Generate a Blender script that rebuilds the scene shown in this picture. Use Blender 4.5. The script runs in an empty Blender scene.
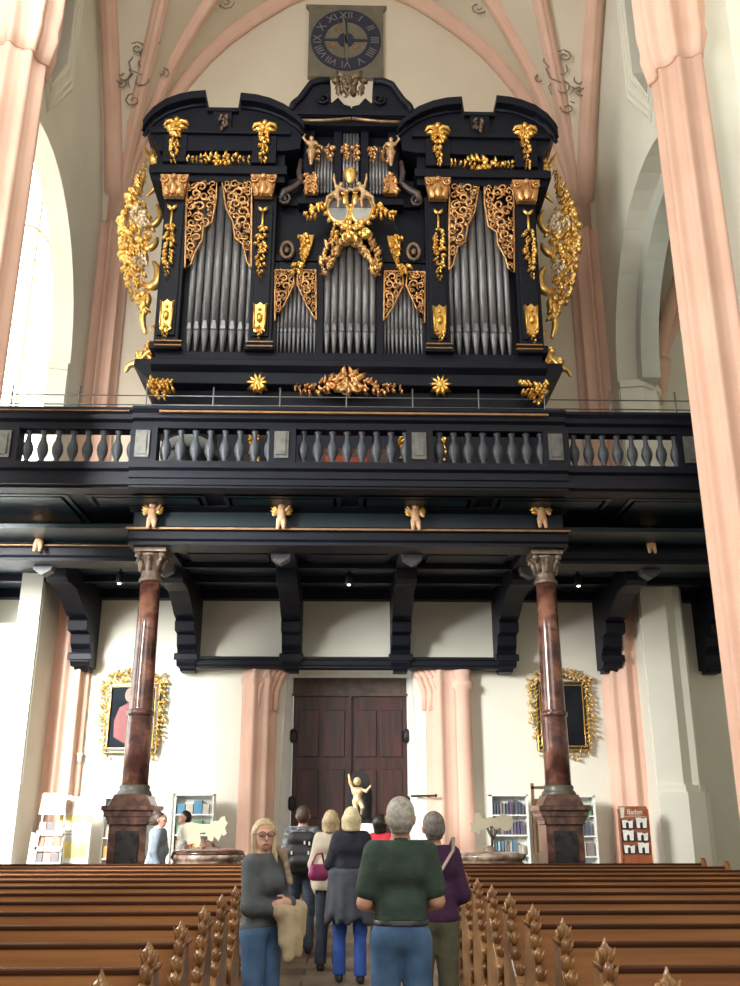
import bpy, bmesh, math, random
import numpy as np
from mathutils import Vector, Matrix
from mathutils.geometry import tessellate_polygon
PI=math.pi
C=bpy.context.scene.collection
SC=bpy.context.scene
# ------------------------------------------------------------------ camera
F=940.; TH=math.atan((815-493)/F); EYE=1.65
PSI=math.atan((370-346)/(F/math.cos(TH)))
cam=bpy.data.cameras.new('camera'); camo=bpy.data.objects.new('camera',cam); C.objects.link(camo)
camo.location=(0,0,EYE); camo.rotation_euler=(PI/2+TH,0,-PSI)
cam.sensor_fit='VERTICAL'; cam.sensor_height=24; cam.lens=24*F/986; cam.clip_start=.05; cam.clip_end=200
SC.camera=camo
# ------------------------------------------------------------------ light
SC.view_settings.view_transform='Standard'; SC.view_settings.look='None'; SC.view_settings.gamma=1
SC.view_settings.exposure=0.40
w=bpy.data.worlds.new('world'); SC.world=w; w.use_nodes=True
w.node_tree.nodes['Background'].inputs[0].default_value=(1.0,.95,.86,1)
w.node_tree.nodes['Background'].inputs[1].default_value=.44
def area(name,loc,target,sx,sy,power,col,spread=PI):
    l=bpy.data.lights.new(name,'AREA'); l.shape='RECTANGLE'; l.size=sx; l.size_y=sy; l.energy=power; l.color=col; l.spread=spread
    o=bpy.data.objects.new(name,l); C.objects.link(o); o.location=loc
    o.rotation_euler=(Vector(target)-Vector(loc)).to_track_quat('-Z','Y').to_euler(); return o
area('window_light_near_left',(-9.6,7.5,7.6),(-2.5,22,2.4),3,4.2,880,(1,.99,.95),1.15)
area('window_light_aisle_left',(-10.4,17.5,5),(-2,20.5,3.0),5,7,520,(.93,.98,1))
area('window_light_left_bay',(-10.4,9,9),(6,14,10),6,9,1500,(1,.97,.90))
area('fill_light_upper',(-5.0,9.,17),(2.5,21,19),5,4,520,(.96,1,.96))  # fill lamp added to brighten the upper west wall and vault
area('fill_light_choir',(1.5,-4.5,11),(0,14,2),9,8,760,(1,.95,.86))  # added fill from behind the camera, for surfaces facing it
# ------------------------------------------------------------------ materials
MATS={}
def mat(name,c1,c2=None,rough=.6,metal=0,scale=8,bump=0,detail=4,stretch=(1,1,1),spec=.5,coat=0,lo=.35,hi=.65):
    if name in MATS: return MATS[name]
    m=bpy.data.materials.new(name); m.use_nodes=True; MATS[name]=m
    n=m.node_tree.nodes; l=m.node_tree.links; b=n['Principled BSDF']
    b.inputs['Roughness'].default_value=rough; b.inputs['Metallic'].default_value=metal
    b.inputs['Specular IOR Level'].default_value=spec; b.inputs['Coat Weight'].default_value=coat
    c2=c2 or tuple(x*.85 for x in c1)
    tc=n.new('ShaderNodeTexCoord'); mp=n.new('ShaderNodeMapping'); mp.inputs['Scale'].default_value=stretch
    nz=n.new('ShaderNodeTexNoise'); nz.inputs['Scale'].default_value=scale; nz.inputs['Detail'].default_value=detail
    cr=n.new('ShaderNodeValToRGB'); e=cr.color_ramp.elements
    e[0].position=lo; e[0].color=(*c1,1); e[1].position=hi; e[1].color=(*c2,1)
    l.new(tc.outputs['Object'],mp.inputs[0]); l.new(mp.outputs[0],nz.inputs['Vector']); l.new(nz.outputs['Fac'],cr.inputs[0])
    l.new(cr.outputs[0],b.inputs['Base Color'])
    if bump:
        bp=n.new('ShaderNodeBump'); bp.inputs['Strength'].default_value=bump; bp.inputs['Distance'].default_value=.02
        l.new(nz.outputs['Fac'],bp.inputs['Height']); l.new(bp.outputs[0],b.inputs['Normal'])
    return m
PLASTER=mat('plaster_white',(.80,.79,.70),(.74,.73,.64),.9,scale=.7)
VAULT=mat('plaster_cream',(.76,.68,.56),(.71,.63,.51),.95,scale=.5)
PINK=mat('pink_stone',(.78,.52,.41),(.72,.46,.36),.85,scale=1.2)
DARK=mat('black_stained_wood',(.0038,.0048,.010),(.006,.008,.016),.5,scale=3,stretch=(1,6,6),spec=.22)
DARK2=mat('blue_green_painted_wood',(.005,.014,.022),(.009,.024,.032),.4,scale=2,spec=.4)
GOLDL=mat('gilt_line',(.30,.17,.08),(.22,.12,.06),.5,.5,scale=5)
GOLD=mat('gilded_carving',(.95,.62,.17),(.62,.34,.08),.33,.85,scale=9,bump=.3)
GOLDP=mat('pierced_gilt_carving',(.80,.47,.20),(.50,.25,.10),.4,.7,scale=9,bump=.3)
PALEG=mat('pale_silver_gilt',(.80,.70,.52),(.60,.48,.34),.45,.4,scale=9)
TIN=mat('tin_organ_pipe',(.25,.25,.26),(.16,.16,.18),.42,.55,scale=4,stretch=(6,6,.7))
BALM=mat('grey_painted_baluster',(.035,.042,.056),(.055,.064,.078),.5,scale=6)
PANM=mat('grey_marbled_panel',(.13,.135,.12),(.07,.075,.075),.5,scale=7)
IRON=mat('dark_iron',(.02,.02,.02),(.04,.04,.04),.5,.6)
WOODB=mat('warm_pew_wood',(.34,.145,.045),(.22,.085,.026),.6,scale=2.2,stretch=(.35,6,7),detail=6,spec=.3)
WOODD=mat('dark_pew_rail_wood',(.07,.026,.010),(.045,.017,.007),.7,scale=2.2,stretch=(.35,6,7),spec=.2)
WOODE=mat('carved_pew_end_wood',(.36,.18,.06),(.15,.06,.02),.3,scale=5,bump=.2,coat=.4)
DOORM=mat('red_brown_door_wood',(.065,.014,.010),(.016,.006,.007),.5,scale=1.6,stretch=(7,7,.6),detail=6)
DOORT=mat('weathered_door_lintel',(.10,.07,.055),(.05,.035,.03),.7,scale=5)
WHITE=mat('white_paint',(.84,.84,.80),(.80,.80,.76),.6)
CARD=mat('beige_cut_board',(.40,.37,.27),(.37,.34,.25),.8,scale=2)
def marble(name,a,b,c,sc=3.):
    m=bpy.data.materials.new(name); m.use_nodes=True; MATS[name]=m
    n=m.node_tree.nodes; l=m.node_tree.links; bs=n['Principled BSDF']
    tc=n.new('ShaderNodeTexCoord'); nz=n.new('ShaderNodeTexNoise'); nz.inputs['Scale'].default_value=sc; nz.inputs['Detail'].default_value=6
    nz.inputs['Distortion'].default_value=.5
    cr=n.new('ShaderNodeValToRGB'); e=cr.color_ramp.elements
    e[0].position=.36;e[0].color=(*a,1);e[1].position=.64;e[1].color=(*c,1);k=cr.color_ramp.elements.new(.5);k.color=(*b,1)
    l.new(tc.outputs['Object'],nz.inputs['Vector']);l.new(nz.outputs['Fac'],cr.inputs[0]);l.new(cr.outputs[0],bs.inputs['Base Color'])
    bs.inputs['Roughness'].default_value=.18; bs.inputs['Coat Weight'].default_value=.3; return m
MARB=marble('red_brown_marble',(.055,.024,.022),(.13,.05,.038),(.26,.12,.08))
MARD=marble('dark_marble',(.03,.016,.014),(.075,.035,.028),(.13,.065,.05),5)
MARG=marble('grey_brown_marble',(.12,.07,.05),(.24,.17,.13),(.38,.32,.26),6)
def glow(name,col,s):
    m=bpy.data.materials.new(name); m.use_nodes=True; b=m.node_tree.nodes['Principled BSDF']
    b.inputs['Base Color'].default_value=(*col,1); b.inputs['Emission Color'].default_value=(*col,1); b.inputs['Emission Strength'].default_value=s; return m
DAY=glow('window_and_wall_glow',(.97,1,.98),3.2)
def floor_mat():
    m=bpy.data.materials.new('stone_floor'); m.use_nodes=True; n=m.node_tree.nodes; l=m.node_tree.links; b=n['Principled BSDF']
    tc=n.new('ShaderNodeTexCoord'); br=n.new('ShaderNodeTexBrick'); br.offset=.5
    br.inputs['Color1'].default_value=(.34,.28,.20,1); br.inputs['Color2'].default_value=(.20,.15,.11,1); br.inputs['Mortar'].default_value=(.10,.08,.06,1)
    br.inputs['Scale'].default_value=1; br.inputs['Brick Width'].default_value=.9; br.inputs['Row Height'].default_value=.44; br.inputs['Mortar Size'].default_value=.012
    nz=n.new('ShaderNodeTexNoise'); nz.inputs['Scale'].default_value=3; mx=n.new('ShaderNodeMixRGB'); mx.blend_type='MULTIPLY'; mx.inputs[0].default_value=.4
    l.new(tc.outputs['Object'],br.inputs['Vector']); l.new(tc.outputs['Object'],nz.inputs['Vector']); l.new(br.outputs[0],mx.inputs[1]); l.new(nz.outputs['Fac'],mx.inputs[2])
    l.new(mx.outputs[0],b.inputs['Base Color']); b.inputs['Roughness'].default_value=.32; return m
FLOOR=floor_mat()
# ------------------------------------------------------------------ helpers
def at(x,y,D):                       # where a sight line through the photograph meets the upright plane Y=D
    X=(x-370)/F;Yc=(493-y)/F
    f=math.cos(TH)-Yc*math.sin(TH);u=math.sin(TH)+Yc*math.cos(TH)
    wx=X*math.cos(PSI)+f*math.sin(PSI);wy=-X*math.sin(PSI)+f*math.cos(PSI)
    t=D/wy
    return (wx*t,EYE+u*t)
def tag(o,label=None,cat=None,group=None,kind=None):
    if label: o['label']=label
    if cat: o['category']=cat
    if group: o['group']=group
    if kind: o['kind']=kind
    return o
def thing(name,label,cat,loc=(0,0,0),rz=0,group=None,kind=None):
    o=bpy.data.objects.new(name,None); C.objects.link(o); o.location=loc; o.rotation_euler=(0,0,rz); o.empty_display_size=.2
    return tag(o,label,cat,group,kind)
def link(name,me,m,parent=None,world=True):
    o=bpy.data.objects.new(name,me); C.objects.link(o)
    if m and not me.materials:
        for k in (m if isinstance(m,(list,tuple)) else [m]): me.materials.append(k)
    if parent:
        o.parent=parent
        if world and parent.type=='EMPTY' and not parent.parent: o.matrix_parent_inverse=parent.matrix_basis.inverted()
    return o
def smooth_path(P,n=5):
    P=[Vector(p) for p in P]; Q=[]
    for i in range(len(P)-1):
        a=P[max(i-1,0)];b=P[i];c=P[i+1];d=P[min(i+2,len(P)-1)]
        for k in range(n):
            t=k/n; Q.append(.5*((2*b)+(c-a)*t+(2*a-5*b+4*c-d)*t*t+(3*b-a-3*c+d)*t**3))
    return Q+[P[-1]]
class M:
    def __init__(s): s.bm=bmesh.new(); s.smooth=True
    def V(s,co): return s.bm.verts.new(co)
    def face(s,vs,mi=0,sm=None):
        try: f=s.bm.faces.new(vs)
        except ValueError: return
        f.material_index=mi; f.smooth=s.smooth if sm is None else sm
    def box(s,x0,x1,y0,y1,z0,z1,mi=0):
        v=[s.V((x,y,z)) for z in (z0,z1) for x,y in ((x0,y0),(x1,y0),(x1,y1),(x0,y1))]
        for q in ((3,2,1,0),(4,5,6,7),(0,1,5,4),(1,2,6,5),(2,3,7,6),(3,0,4,7)): s.face([v[i] for i in q],mi,False)
        return s
    def tube(s,pts,rad,n=6,cap=True,mi=0,flat=None):
        pts=[Vector(p) for p in pts]; rings=[]; up=None
        if not hasattr(rad,'__len__'): rad=[rad]*len(pts)
        for i,p in enumerate(pts):
            t=(pts[min(i+1,len(pts)-1)]-pts[max(i-1,0)])
            if t.length<1e-9: t=Vector((0,0,1))
            t.normalize()
            if up is None: up=Vector((0,1,0)) if abs(t.y)<.9 else Vector((1,0,0))
            a=t.cross(up); 
            if a.length<1e-6: a=t.orthogonal()
            a.normalize(); b=a.cross(t).normalized(); up=b
            r=rad[i]
            rings.append([s.V(p+a*(r*math.cos(2*PI*k/n))+b*(r*(flat or 1)*math.sin(2*PI*k/n))) for k in range(n)])
        for A,B in zip(rings,rings[1:]):
            for k in range(n): s.face([A[k],A[(k+1)%n],B[(k+1)%n],B[k]],mi,n>4)
        if cap: s.face(rings[0][::-1],mi,False); s.face(rings[-1],mi,False)
        return s
    def lathe(s,prof,c=(0,0,0),n=20,mi=0,sx=1,sy=1,mod=None):
        rings=[]
        for r,z in prof:
            rings.append([s.V((c[0]+sx*r*(mod(2*PI*k/n,z) if mod else 1)*math.cos(2*PI*k/n),c[1]+sy*r*(mod(2*PI*k/n,z) if mod else 1)*math.sin(2*PI*k/n),c[2]+z)) for k in range(n)])
        for A,B in zip(rings,rings[1:]):
            for k in range(n): s.face([A[k],A[(k+1)%n],B[(k+1)%n],B[k]],mi)
        s.face(rings[0][::-1],mi,False); s.face(rings[-1],mi,False); return s
    def prism(s,poly,a,b,ax='y',holes=(),mi=0,rot=None,sm=False):
        # poly in the plane across ax, thickness a..b.  ax y: (x,z); x: (y,z); z: (x,y)
        def P(p,t):
            return {'y':(p[0],t,p[1]),'x':(t,p[0],p[1]),'z':(p[0],p[1],t)}[ax]
        loops=[list(poly)]+[list(h) for h in holes]
        flat=[p for L in loops for p in L]
        tri=tessellate_polygon([[Vector((p[0],p[1],0)) for p in L] for L in loops])
        va=[s.V(P(p,a)) for p in flat]; vb=[s.V(P(p,b)) for p in flat]
        for t in tri:
            s.face([va[i] for i in t],mi,False); s.face([vb[i] for i in t][::-1],mi,False)
        o=0
        for L in loops:
            n=len(L)
            for i in range(n):
                j=(i+1)%n; s.face([va[o+i],va[o+j],vb[o+j],vb[o+i]],mi,sm)
            o+=n
        return s
    def blob(s,c,r,rot=None,mi=0,sub=1):
        q=bmesh.ops.create_icosphere(s.bm,subdivisions=sub,radius=1)
        R=rot.to_matrix() if rot else Matrix.Identity(3)
        for v in q['verts']:
            v.co=R@Vector((v.co.x*r[0],v.co.y*r[1],v.co.z*r[2]))+Vector(c)
            for f in v.link_faces: f.material_index=mi; f.smooth=True
        return s
    def spiral(s,c,r,tw=1.2,rad=None,a0=0,sgn=1,dep=0,n=5,steps=10,mi=0):
        pts=[];rr=[]
        for i in range(steps+1):
            t=i/steps; a=a0+sgn*t*tw*2*PI; q=r*(1-.78*t)
            pts.append((c[0]+q*math.cos(a),c[1]-dep*math.sin(t*PI),c[2]+q*math.sin(a))); rr.append((rad or r*.26)*(1-.45*t)*(.5+min(1,t*4)*.5))
        s.tube(pts,rr,n,True,mi); s.blob(pts[-1],(rr[-1]*1.7,)*3,mi=mi); return s
    def leaf(s,c,L,W,ang,dep=.04,mi=0):   # pointed acanthus-like leaf in the XZ plane
        ca,sa=math.cos(ang),math.sin(ang)
        def P(u,v,y): return (c[0]+ca*u-sa*v,c[1]-y,c[2]+sa*u+ca*v)
        prof=[(0,.25),(.25,.9),(.45,.62),(.6,.8),(.8,.35),(1,0)]
        mid=[s.V(P(u*L,0,dep*(1+.6*math.sin(u*PI)))) for u,_ in prof]
        for sg in (-1,1):
            ed=[s.V(P(u*L,sg*w_*W,0)) for u,w_ in prof]
            for i in range(len(prof)-1): s.face([mid[i],mid[i+1],ed[i+1],ed[i]] if sg>0 else [mid[i+1],mid[i],ed[i],ed[i+1]],mi)
        return s
    def mirror(s):      # mirrored copy about X=0 (world-built parts)
        m2=M(); m2.bm=s.bm.copy()
        for v in m2.bm.verts: v.co.x*=-1
        bmesh.ops.reverse_faces(m2.bm,faces=m2.bm.faces[:]); return m2
    def mesh(s,name):
        bmesh.ops.recalc_face_normals(s.bm,faces=s.bm.faces[:])
        me=bpy.data.meshes.new(name); s.bm.to_mesh(me); s.bm.free(); return me
    def build(s,name,m,parent=None,world=True,bev=0):
        o=link(name,s.mesh(name),m,parent,world)
        if bev:
            b=o.modifiers.new('bevel','BEVEL'); b.width=bev; b.segments=2; b.limit_method='ANGLE'; b.angle_limit=.7
        return o
def struct(name,m_,mt,parent=None):
    o=m_.build(name,mt,parent)
    if not parent: o['kind']='structure'
    return o
def inside(p,poly):
    x,y=p; r=False; j=len(poly)-1
    for i in range(len(poly)):
        xi,yi=poly[i]; xj,yj=poly[j]
        if (yi>y)!=(yj>y) and x<(xj-xi)*(y-yi)/(yj-yi)+xi: r=not r
        j=i
    return r
def edge_d(p,poly):
    d=9
    for i in range(len(poly)):
        a=Vector(poly[i]);b=Vector(poly[(i+1)%len(poly)]);q=Vector(p);ab=b-a
        t=max(0,min(1,(q-a).dot(ab)/max(ab.length_squared,1e-9))); d=min(d,(q-(a+ab*t)).length)
    return d
def fret(m,poly,y,size,rng,dep=.07,rim=.03):      # pierced scrollwork filling an outline in the XZ plane
    xs=[p[0] for p in poly]; zs=[p[1] for p in poly]; done=[]
    for k in range(1500):
        p=(rng.uniform(min(xs),max(xs)),rng.uniform(min(zs),max(zs)))
        if not inside(p,poly): continue
        r=min(size,edge_d(p,poly)*.95)
        if r<size*.45: continue
        if any((p[0]-q[0])**2+(p[1]-q[1])**2<((r+q[2])*.60)**2 for q in done): continue
        done.append((*p,r))
        m.spiral((p[0],y,p[1]),r,rng.uniform(1,1.4),r*.27,rng.uniform(0,6.28),rng.choice((-1,1)),dep*.7)
        a=rng.uniform(0,6.28); m.leaf((p[0]+r*.6*math.cos(a),y,p[1]+r*.6*math.sin(a)),r*.9,r*.4,a+.8,dep*.5)
    if rim: 
        pp=[(x,y,z) for x,z in poly]; m.tube(pp+[pp[0]],rim,5,False)
def spine(m,pts,wd,y,rng,step=.09,dep=.08,scroll=True):     # rich carved garland along a line
    P=[Vector((p[0],p[1])) for p in pts]; L=[0]
    for a,b in zip(P,P[1:]): L.append(L[-1]+(b-a).length)
    d=0;k=0
    while d<L[-1]:
        i=max(j for j in range(len(L)) if L[j]<=d); i=min(i,len(P)-2); t=(d-L[i])/(L[i+1]-L[i])
        c=P[i].lerp(P[i+1],t); wv=wd[i]*(1-t)+wd[i+1]*t; tn=(P[i+1]-P[i]).normalized(); nm=Vector((-tn.y,tn.x)); ang=math.atan2(tn.y,tn.x)
        for sg in (-1,1):
            q=c+nm*sg*wv*rng.uniform(.25,.55)
            m.blob((q.x,y-rng.uniform(.2,1)*dep,q.y),(wv*rng.uniform(.22,.36),dep*rng.uniform(.5,.9),wv*rng.uniform(.16,.28)),Matrix.Rotation(rng.uniform(0,3),3,'Y').to_quaternion())
            m.leaf((q.x,y,q.y),wv*rng.uniform(.7,1.1),wv*.3,ang+sg*rng.uniform(.5,1.2)+(PI if rng.random()<.3 else 0),dep)
        if scroll and k%2==0:
            sg=1 if k%4==0 else -1; q=c+nm*sg*wv*.55
            m.spiral((q.x,y,q.y),wv*.5,1.15,wv*.15,ang+PI/2*sg,sg,dep)
        d+=step*rng.uniform(.8,1.2); k+=1
    return m
# ------------------------------------------------------------------ smooth bodies (distance fields + surface nets)
def surf_net(Fd,org,h):
    S=Fd<0; nx,ny,nz=Fd.shape
    cnt=np.zeros((nx-1,ny-1,nz-1)); acc=np.zeros((nx-1,ny-1,nz-1,3))
    I,J,K=np.meshgrid(np.arange(nx-1),np.arange(ny-1),np.arange(nz-1),indexing='ij'); base=np.stack([I,J,K],-1).astype(float)
    cor=[(0,0,0),(1,0,0),(0,1,0),(1,1,0),(0,0,1),(1,0,1),(0,1,1),(1,1,1)]
    def sub(A,c): return A[c[0]:nx-1+c[0],c[1]:ny-1+c[1],c[2]:nz-1+c[2]]
    for a in cor:
        for d in range(3):
            if a[d]: continue
            b=list(a); b[d]=1; fa=sub(Fd,a); fb=sub(Fd,b); m=(fa<0)!=(fb<0)
            t=np.where(m,fa/np.where(m,fa-fb,1),0); cnt+=m
            for q in range(3): acc[...,q]+=m*(a[q]+(t if q==d else 0))
    act=cnt>0; idx=-np.ones(cnt.shape,int); idx[act]=np.arange(act.sum())
    V=(base[act]+acc[act]/cnt[act][:,None])*h+np.array(org)
    Q=[]
    for d in range(3):
        e,f=[(1,2),(2,0),(0,1)][d]
        sl=[slice(1,-1)]*3; sl[d]=slice(0,-1); sl2=list(sl); sl2[d]=slice(1,None)
        a=S[tuple(sl)]; b=S[tuple(sl2)]; ch=np.argwhere(a!=b)
        if not len(ch): continue
        av=a[tuple(ch.T)]; off=np.array([1,1,1]); off[d]=0; c0=ch+off
        def g(de,df):
            q=c0.copy(); q[:,e]+=de; q[:,f]+=df; return idx[tuple(q.T)]
        q=np.stack([g(-1,-1),g(0,-1),g(0,0),g(-1,0)],1); q[~av]=q[~av][:,::-1]; Q.append(q)
    return V,np.concatenate(Q)
def sdf(prims,h,k=.03,cut=None,inflate=0.,hollow=None):
    P=[]
    for p in prims:
        a,b,ra,rb=p[:4]; s=np.array(p[4] if len(p)>4 else (1,1,1),float)
        P.append((np.array(a,float),np.array(b,float),ra+inflate,rb+inflate,s,p[5] if len(p)>5 else k))
    mg=k+4*h+.02
    lo=np.min([np.minimum(a,b)-max(ra,rb)/s for a,b,ra,rb,s,_ in P],0)-mg; hi=np.max([np.maximum(a,b)+max(ra,rb)/s for a,b,ra,rb,s,_ in P],0)+mg
    n=np.ceil((hi-lo)/h).astype(int)+1; Fd=np.full(n,1.,float)
    for a,b,ra,rb,s,kk in P:
        l0=np.minimum(a,b)-max(ra,rb)/s-kk-2.5*h; h0=np.maximum(a,b)+max(ra,rb)/s+kk+2.5*h
        i0=np.clip(np.floor((l0-lo)/h).astype(int),0,n); i1=np.clip(np.ceil((h0-lo)/h).astype(int)+1,0,n)
        ax=[lo[d]+h*np.arange(i0[d],i1[d]) for d in range(3)]
        X,Y,Z=np.meshgrid(*ax,indexing='ij'); p=np.stack([X,Y,Z],-1)*s; A=a*s;B=b*s; ba=B-A
        t=np.clip(((p-A)@ba)/max(ba@ba,1e-9),0,1); d=np.linalg.norm(p-A-t[...,None]*ba,axis=-1)-(ra+(rb-ra)*t)
        d=d/max(1,s.max())if s.max()>1 else d
        sl=tuple(slice(i0[q],i1[q]) for q in range(3)); o=Fd[sl]
        hh=np.clip(.5+.5*(o-d)/kk,0,1); Fd[sl]=o*(1-hh)+d*hh-kk*hh*(1-hh)
    if cut is not None:
        ax=[lo[d]+h*np.arange(n[d]) for d in range(3)]; X,Y,Z=np.meshgrid(*ax,indexing='ij')
        Fd=np.maximum(Fd,cut(X,Y,Z))
        Fd[0]=Fd[-1]=1;Fd[:,0]=Fd[:,-1]=1;Fd[:,:,0]=Fd[:,:,-1]=1
    return surf_net(Fd,lo,h)
def net_mesh(name,V,Q,scale=1.):
    me=bpy.data.meshes.new(name); me.from_pydata((V*scale).tolist(),[],Q.tolist()); me.polygons.foreach_set('use_smooth',[True]*len(me.polygons)); me.update(); return me
# ================================================================== STRUCTURE
def lerp_tab(tab,x):
    for (a,b),(c,d) in zip(tab,tab[1:]):
        if x<=c: t=(x-a)/(c-a); return b+(d-b)*t
    return tab[-1][1]
FT=[(0,25.5),(1,25.35),(1.9,24.9),(3.0,24.0),(3.7,23.3),(4.3,22.55),(4.9,21.6),(5.3,20.75),(5.7,19.7),(6.0,18.8),(6.4,17.3),(6.7,15.4)]
GT=[(0,23.2),(.6,22.7),(1.3,21.8),(2.1,20.6),(2.9,19.2),(3.5,17.8),(3.9,16.6),(4.25,15.2)]
def fz(x): return lerp_tab(FT,abs(x))
def gz(y,c=17.75): return lerp_tab(GT,abs(y-c))
m=M(); m.box(-11.5,11.5,-3,23,-.15,0); struct('floor',m,FLOOR)
# west wall with the portal and the left aisle window
m=M()
m.prism([(-11.5,0),(-1.55,0),(-1.38,4.92),(1.52,4.92),(1.68,0),(11.5,0),(11.5,27),(-11.5,27)],22,22.9,'y',holes=[[(-10.6,8.2),(-7.6,8.2),(-7.6,17.6),(-8.1,19.0),(-9,19.8),(-10.1,19.0),(-10.6,17.6)],[(-10.6,1.5),(-7.5,1.5),(-7.5,5.9),(-10.6,5.9)]])
struct('wall_back',m,PLASTER)
m=M(); m.prism([(-6.38,15.0)]+[(x,fz(x)) for x in np.linspace(-6.35,6.35,50)]+[(6.38,15.0),(6.38,9.5),(-6.38,9.5)],21.96,21.995,'y'); struct('wall_upper_cream',m,VAULT)
# side walls (nave arcades)
def arch(c,hw,zs,rise,n=22):
    return [(c-hw*math.cos(PI*i/n),zs+rise*math.sin(PI*i/n)) for i in range(n+1)]
def lancet(c,hw,z0,z1): return [(c-hw,z0),(c+hw,z0-.9 if 0 else z0),(c+hw,z1),(c,z1+1.6),(c-hw,z1)]
for sd,nm in ((-1,'wall_left'),(1,'wall_right')):
    out=[(22,0),(22,24),(-3,24),(-3,0),(2.6,0),(2.6,11.7)]
    a2=arch(7.8,5.2,11.7,3.4); ye=20.35 if sd<0 else 21.0; c1=(13.9+ye)/2; a1=arch(c1,ye-c1,11.7,4.0)
    poly=[(-3,0),(2.6,0)]+a2+[(13.0,0),(13.9,0)]+a1+[(ye,0),(22,0),(22,24),(-3,24)]
    hole=[(16.1,18.3),(16.9,16.9),(17.7,18.3),(17.7,21.5),(16.9,22.6),(16.1,21.5)]
    m=M(); m.prism(poly,sd*6.65,sd*(7.15 if sd<0 else 7.6),'x',holes=[hole]); struct(nm,m,PLASTER)
    # stepped pier below the west arch with its plinth
    d=ye-.08; q=(6.67,7.1,7.15,7.2) if sd<0 else (6.67,7.2,7.62,7.8)
    def pl(g): return [(sd*(q[0]-g*.3),d-g),(sd*(q[1]+g*.2),d-.10-g),(sd*(q[2]+g*.6),d+.2-g),(sd*(q[3]+g),d+.5-g*.5),(sd*(q[3]+g),21.99),(sd*(q[0]-g*.3),21.99)]
    m=M(); m.prism(pl(0),0,11.65,'z'); m.prism(pl(.13),0,2.12,'z'); m.prism(pl(.07),2.12,2.26,'z'); m.prism(pl(.06),11.6,11.78,'z')
    struct('pier_west_'+('left' if sd<0 else 'right'),m,PLASTER)
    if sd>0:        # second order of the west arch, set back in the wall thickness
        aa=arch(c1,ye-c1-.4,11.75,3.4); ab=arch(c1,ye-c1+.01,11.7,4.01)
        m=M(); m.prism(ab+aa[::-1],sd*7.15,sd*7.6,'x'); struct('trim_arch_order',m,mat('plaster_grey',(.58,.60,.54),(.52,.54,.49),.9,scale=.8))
    m=M(); m.prism([(p[0],p[1]) for p in hole],sd*6.95,sd*7.02,'x'); struct('window_clerestory_'+('left' if sd<0 else 'right'),m,mat('leaded_dark_glass',(.09,.10,.10),(.15,.16,.15),.3,scale=9))
    for k,e in enumerate((.12,.38,.55)):
        m=M(); h2=[(16.9+(p[0]-16.9)*(1+e),19.7+(p[1]-19.7)*(1+e*.45)) for p in hole]; m.tube([(sd*6.65,*p) for p in h2+[h2[0]]],.05,6,False); struct('trim_window_moulding',m,PLASTER)
    # near pier: moulded pink shafts
    def mod(a,z): return 1+.10*math.cos(9*a)+.03*math.cos(18*a)
    m=M(); m.lathe([(1,0),(1,.2),(.94,.3),(.94,15.0)],(sd*5.98,13.45,0),144,sx=.53,sy=.56,mod=mod); struct('trim_pink_pier_shaft',m,PINK)
    m=M(); m.lathe([(.90,14.2),(.98,14.5),(1.05,14.75),(1.02,14.95),(1.08,15.3),(1.08,17),(1.5,21)],(sd*5.97,13.45,0),144,sx=.60,sy=.60,mod=mod); struct('trim_pink_pier_capital',m,PINK)
    m=M(); m.prism([(sd*6.0,13.0),(sd*6.7,12.9),(sd*6.7,14.0),(sd*6.0,13.9)],0,24,'z'); struct('pier_nave_'+('left' if sd<0 else 'right'),m,PLASTER)
    # corner bundle by the west wall
    m=M(); m.lathe([(1,0),(1,1.2),(.93,1.3),(.93,15.6),(1.0,16.6)],(sd*6.36,21.9,0),112,sx=.42,sy=.42,mod=lambda a,z:1+.13*math.cos(8*a)+.04*math.cos(16*a)); struct('trim_pink_corner_shafts',m,PINK)
m=M()
for sd in (-1,1): m.box(sd*11.5,sd*11.9,-3,22.9,0,21 if sd<0 else 18)
struct('wall_aisle_outer',m,PLASTER)
m=M(); m.box(-11.9,-7.15,-3,23,21,21.3); m.box(7.6,11.9,-3,23,17.9,18.2); struct('ceiling_aisle',m,VAULT)
# left aisle window, and a glowing panel added below it
m=M(); m.prism([(-10.6,8.2),(-7.6,8.2),(-7.6,17.6),(-8.1,19.0),(-9,19.8),(-10.1,19.0),(-10.6,17.6)],22.5,22.55,'y'); wn=struct('window_1',m,DAY)
m=M(); 
for x in (-9.45,-8.6): m.box(x-.025,x+.025,22.4,22.5,8.2,19)
for z in (10,12,14,16): m.box(-10.6,-7.6,22.42,22.48,z-.015,z+.015)
m.tube([(-8.6+.9*math.cos(a)-.45,22.44,15.9+1.2*math.sin(a)) for a in np.linspace(0,PI,14)],.04,5)
m.build('window_tracery',mat('pale_window_tracery',(.75,.74,.55),rough=.8),wn)
m=M(); m.prism([(-10.6,1.5),(-7.5,1.5),(-7.5,5.9),(-10.6,5.9)],22.5,22.55,'y'); struct('wall_glow_panel',m,DAY)  # glowing panel added in place of the brightly lit plaster under the gallery
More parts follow.
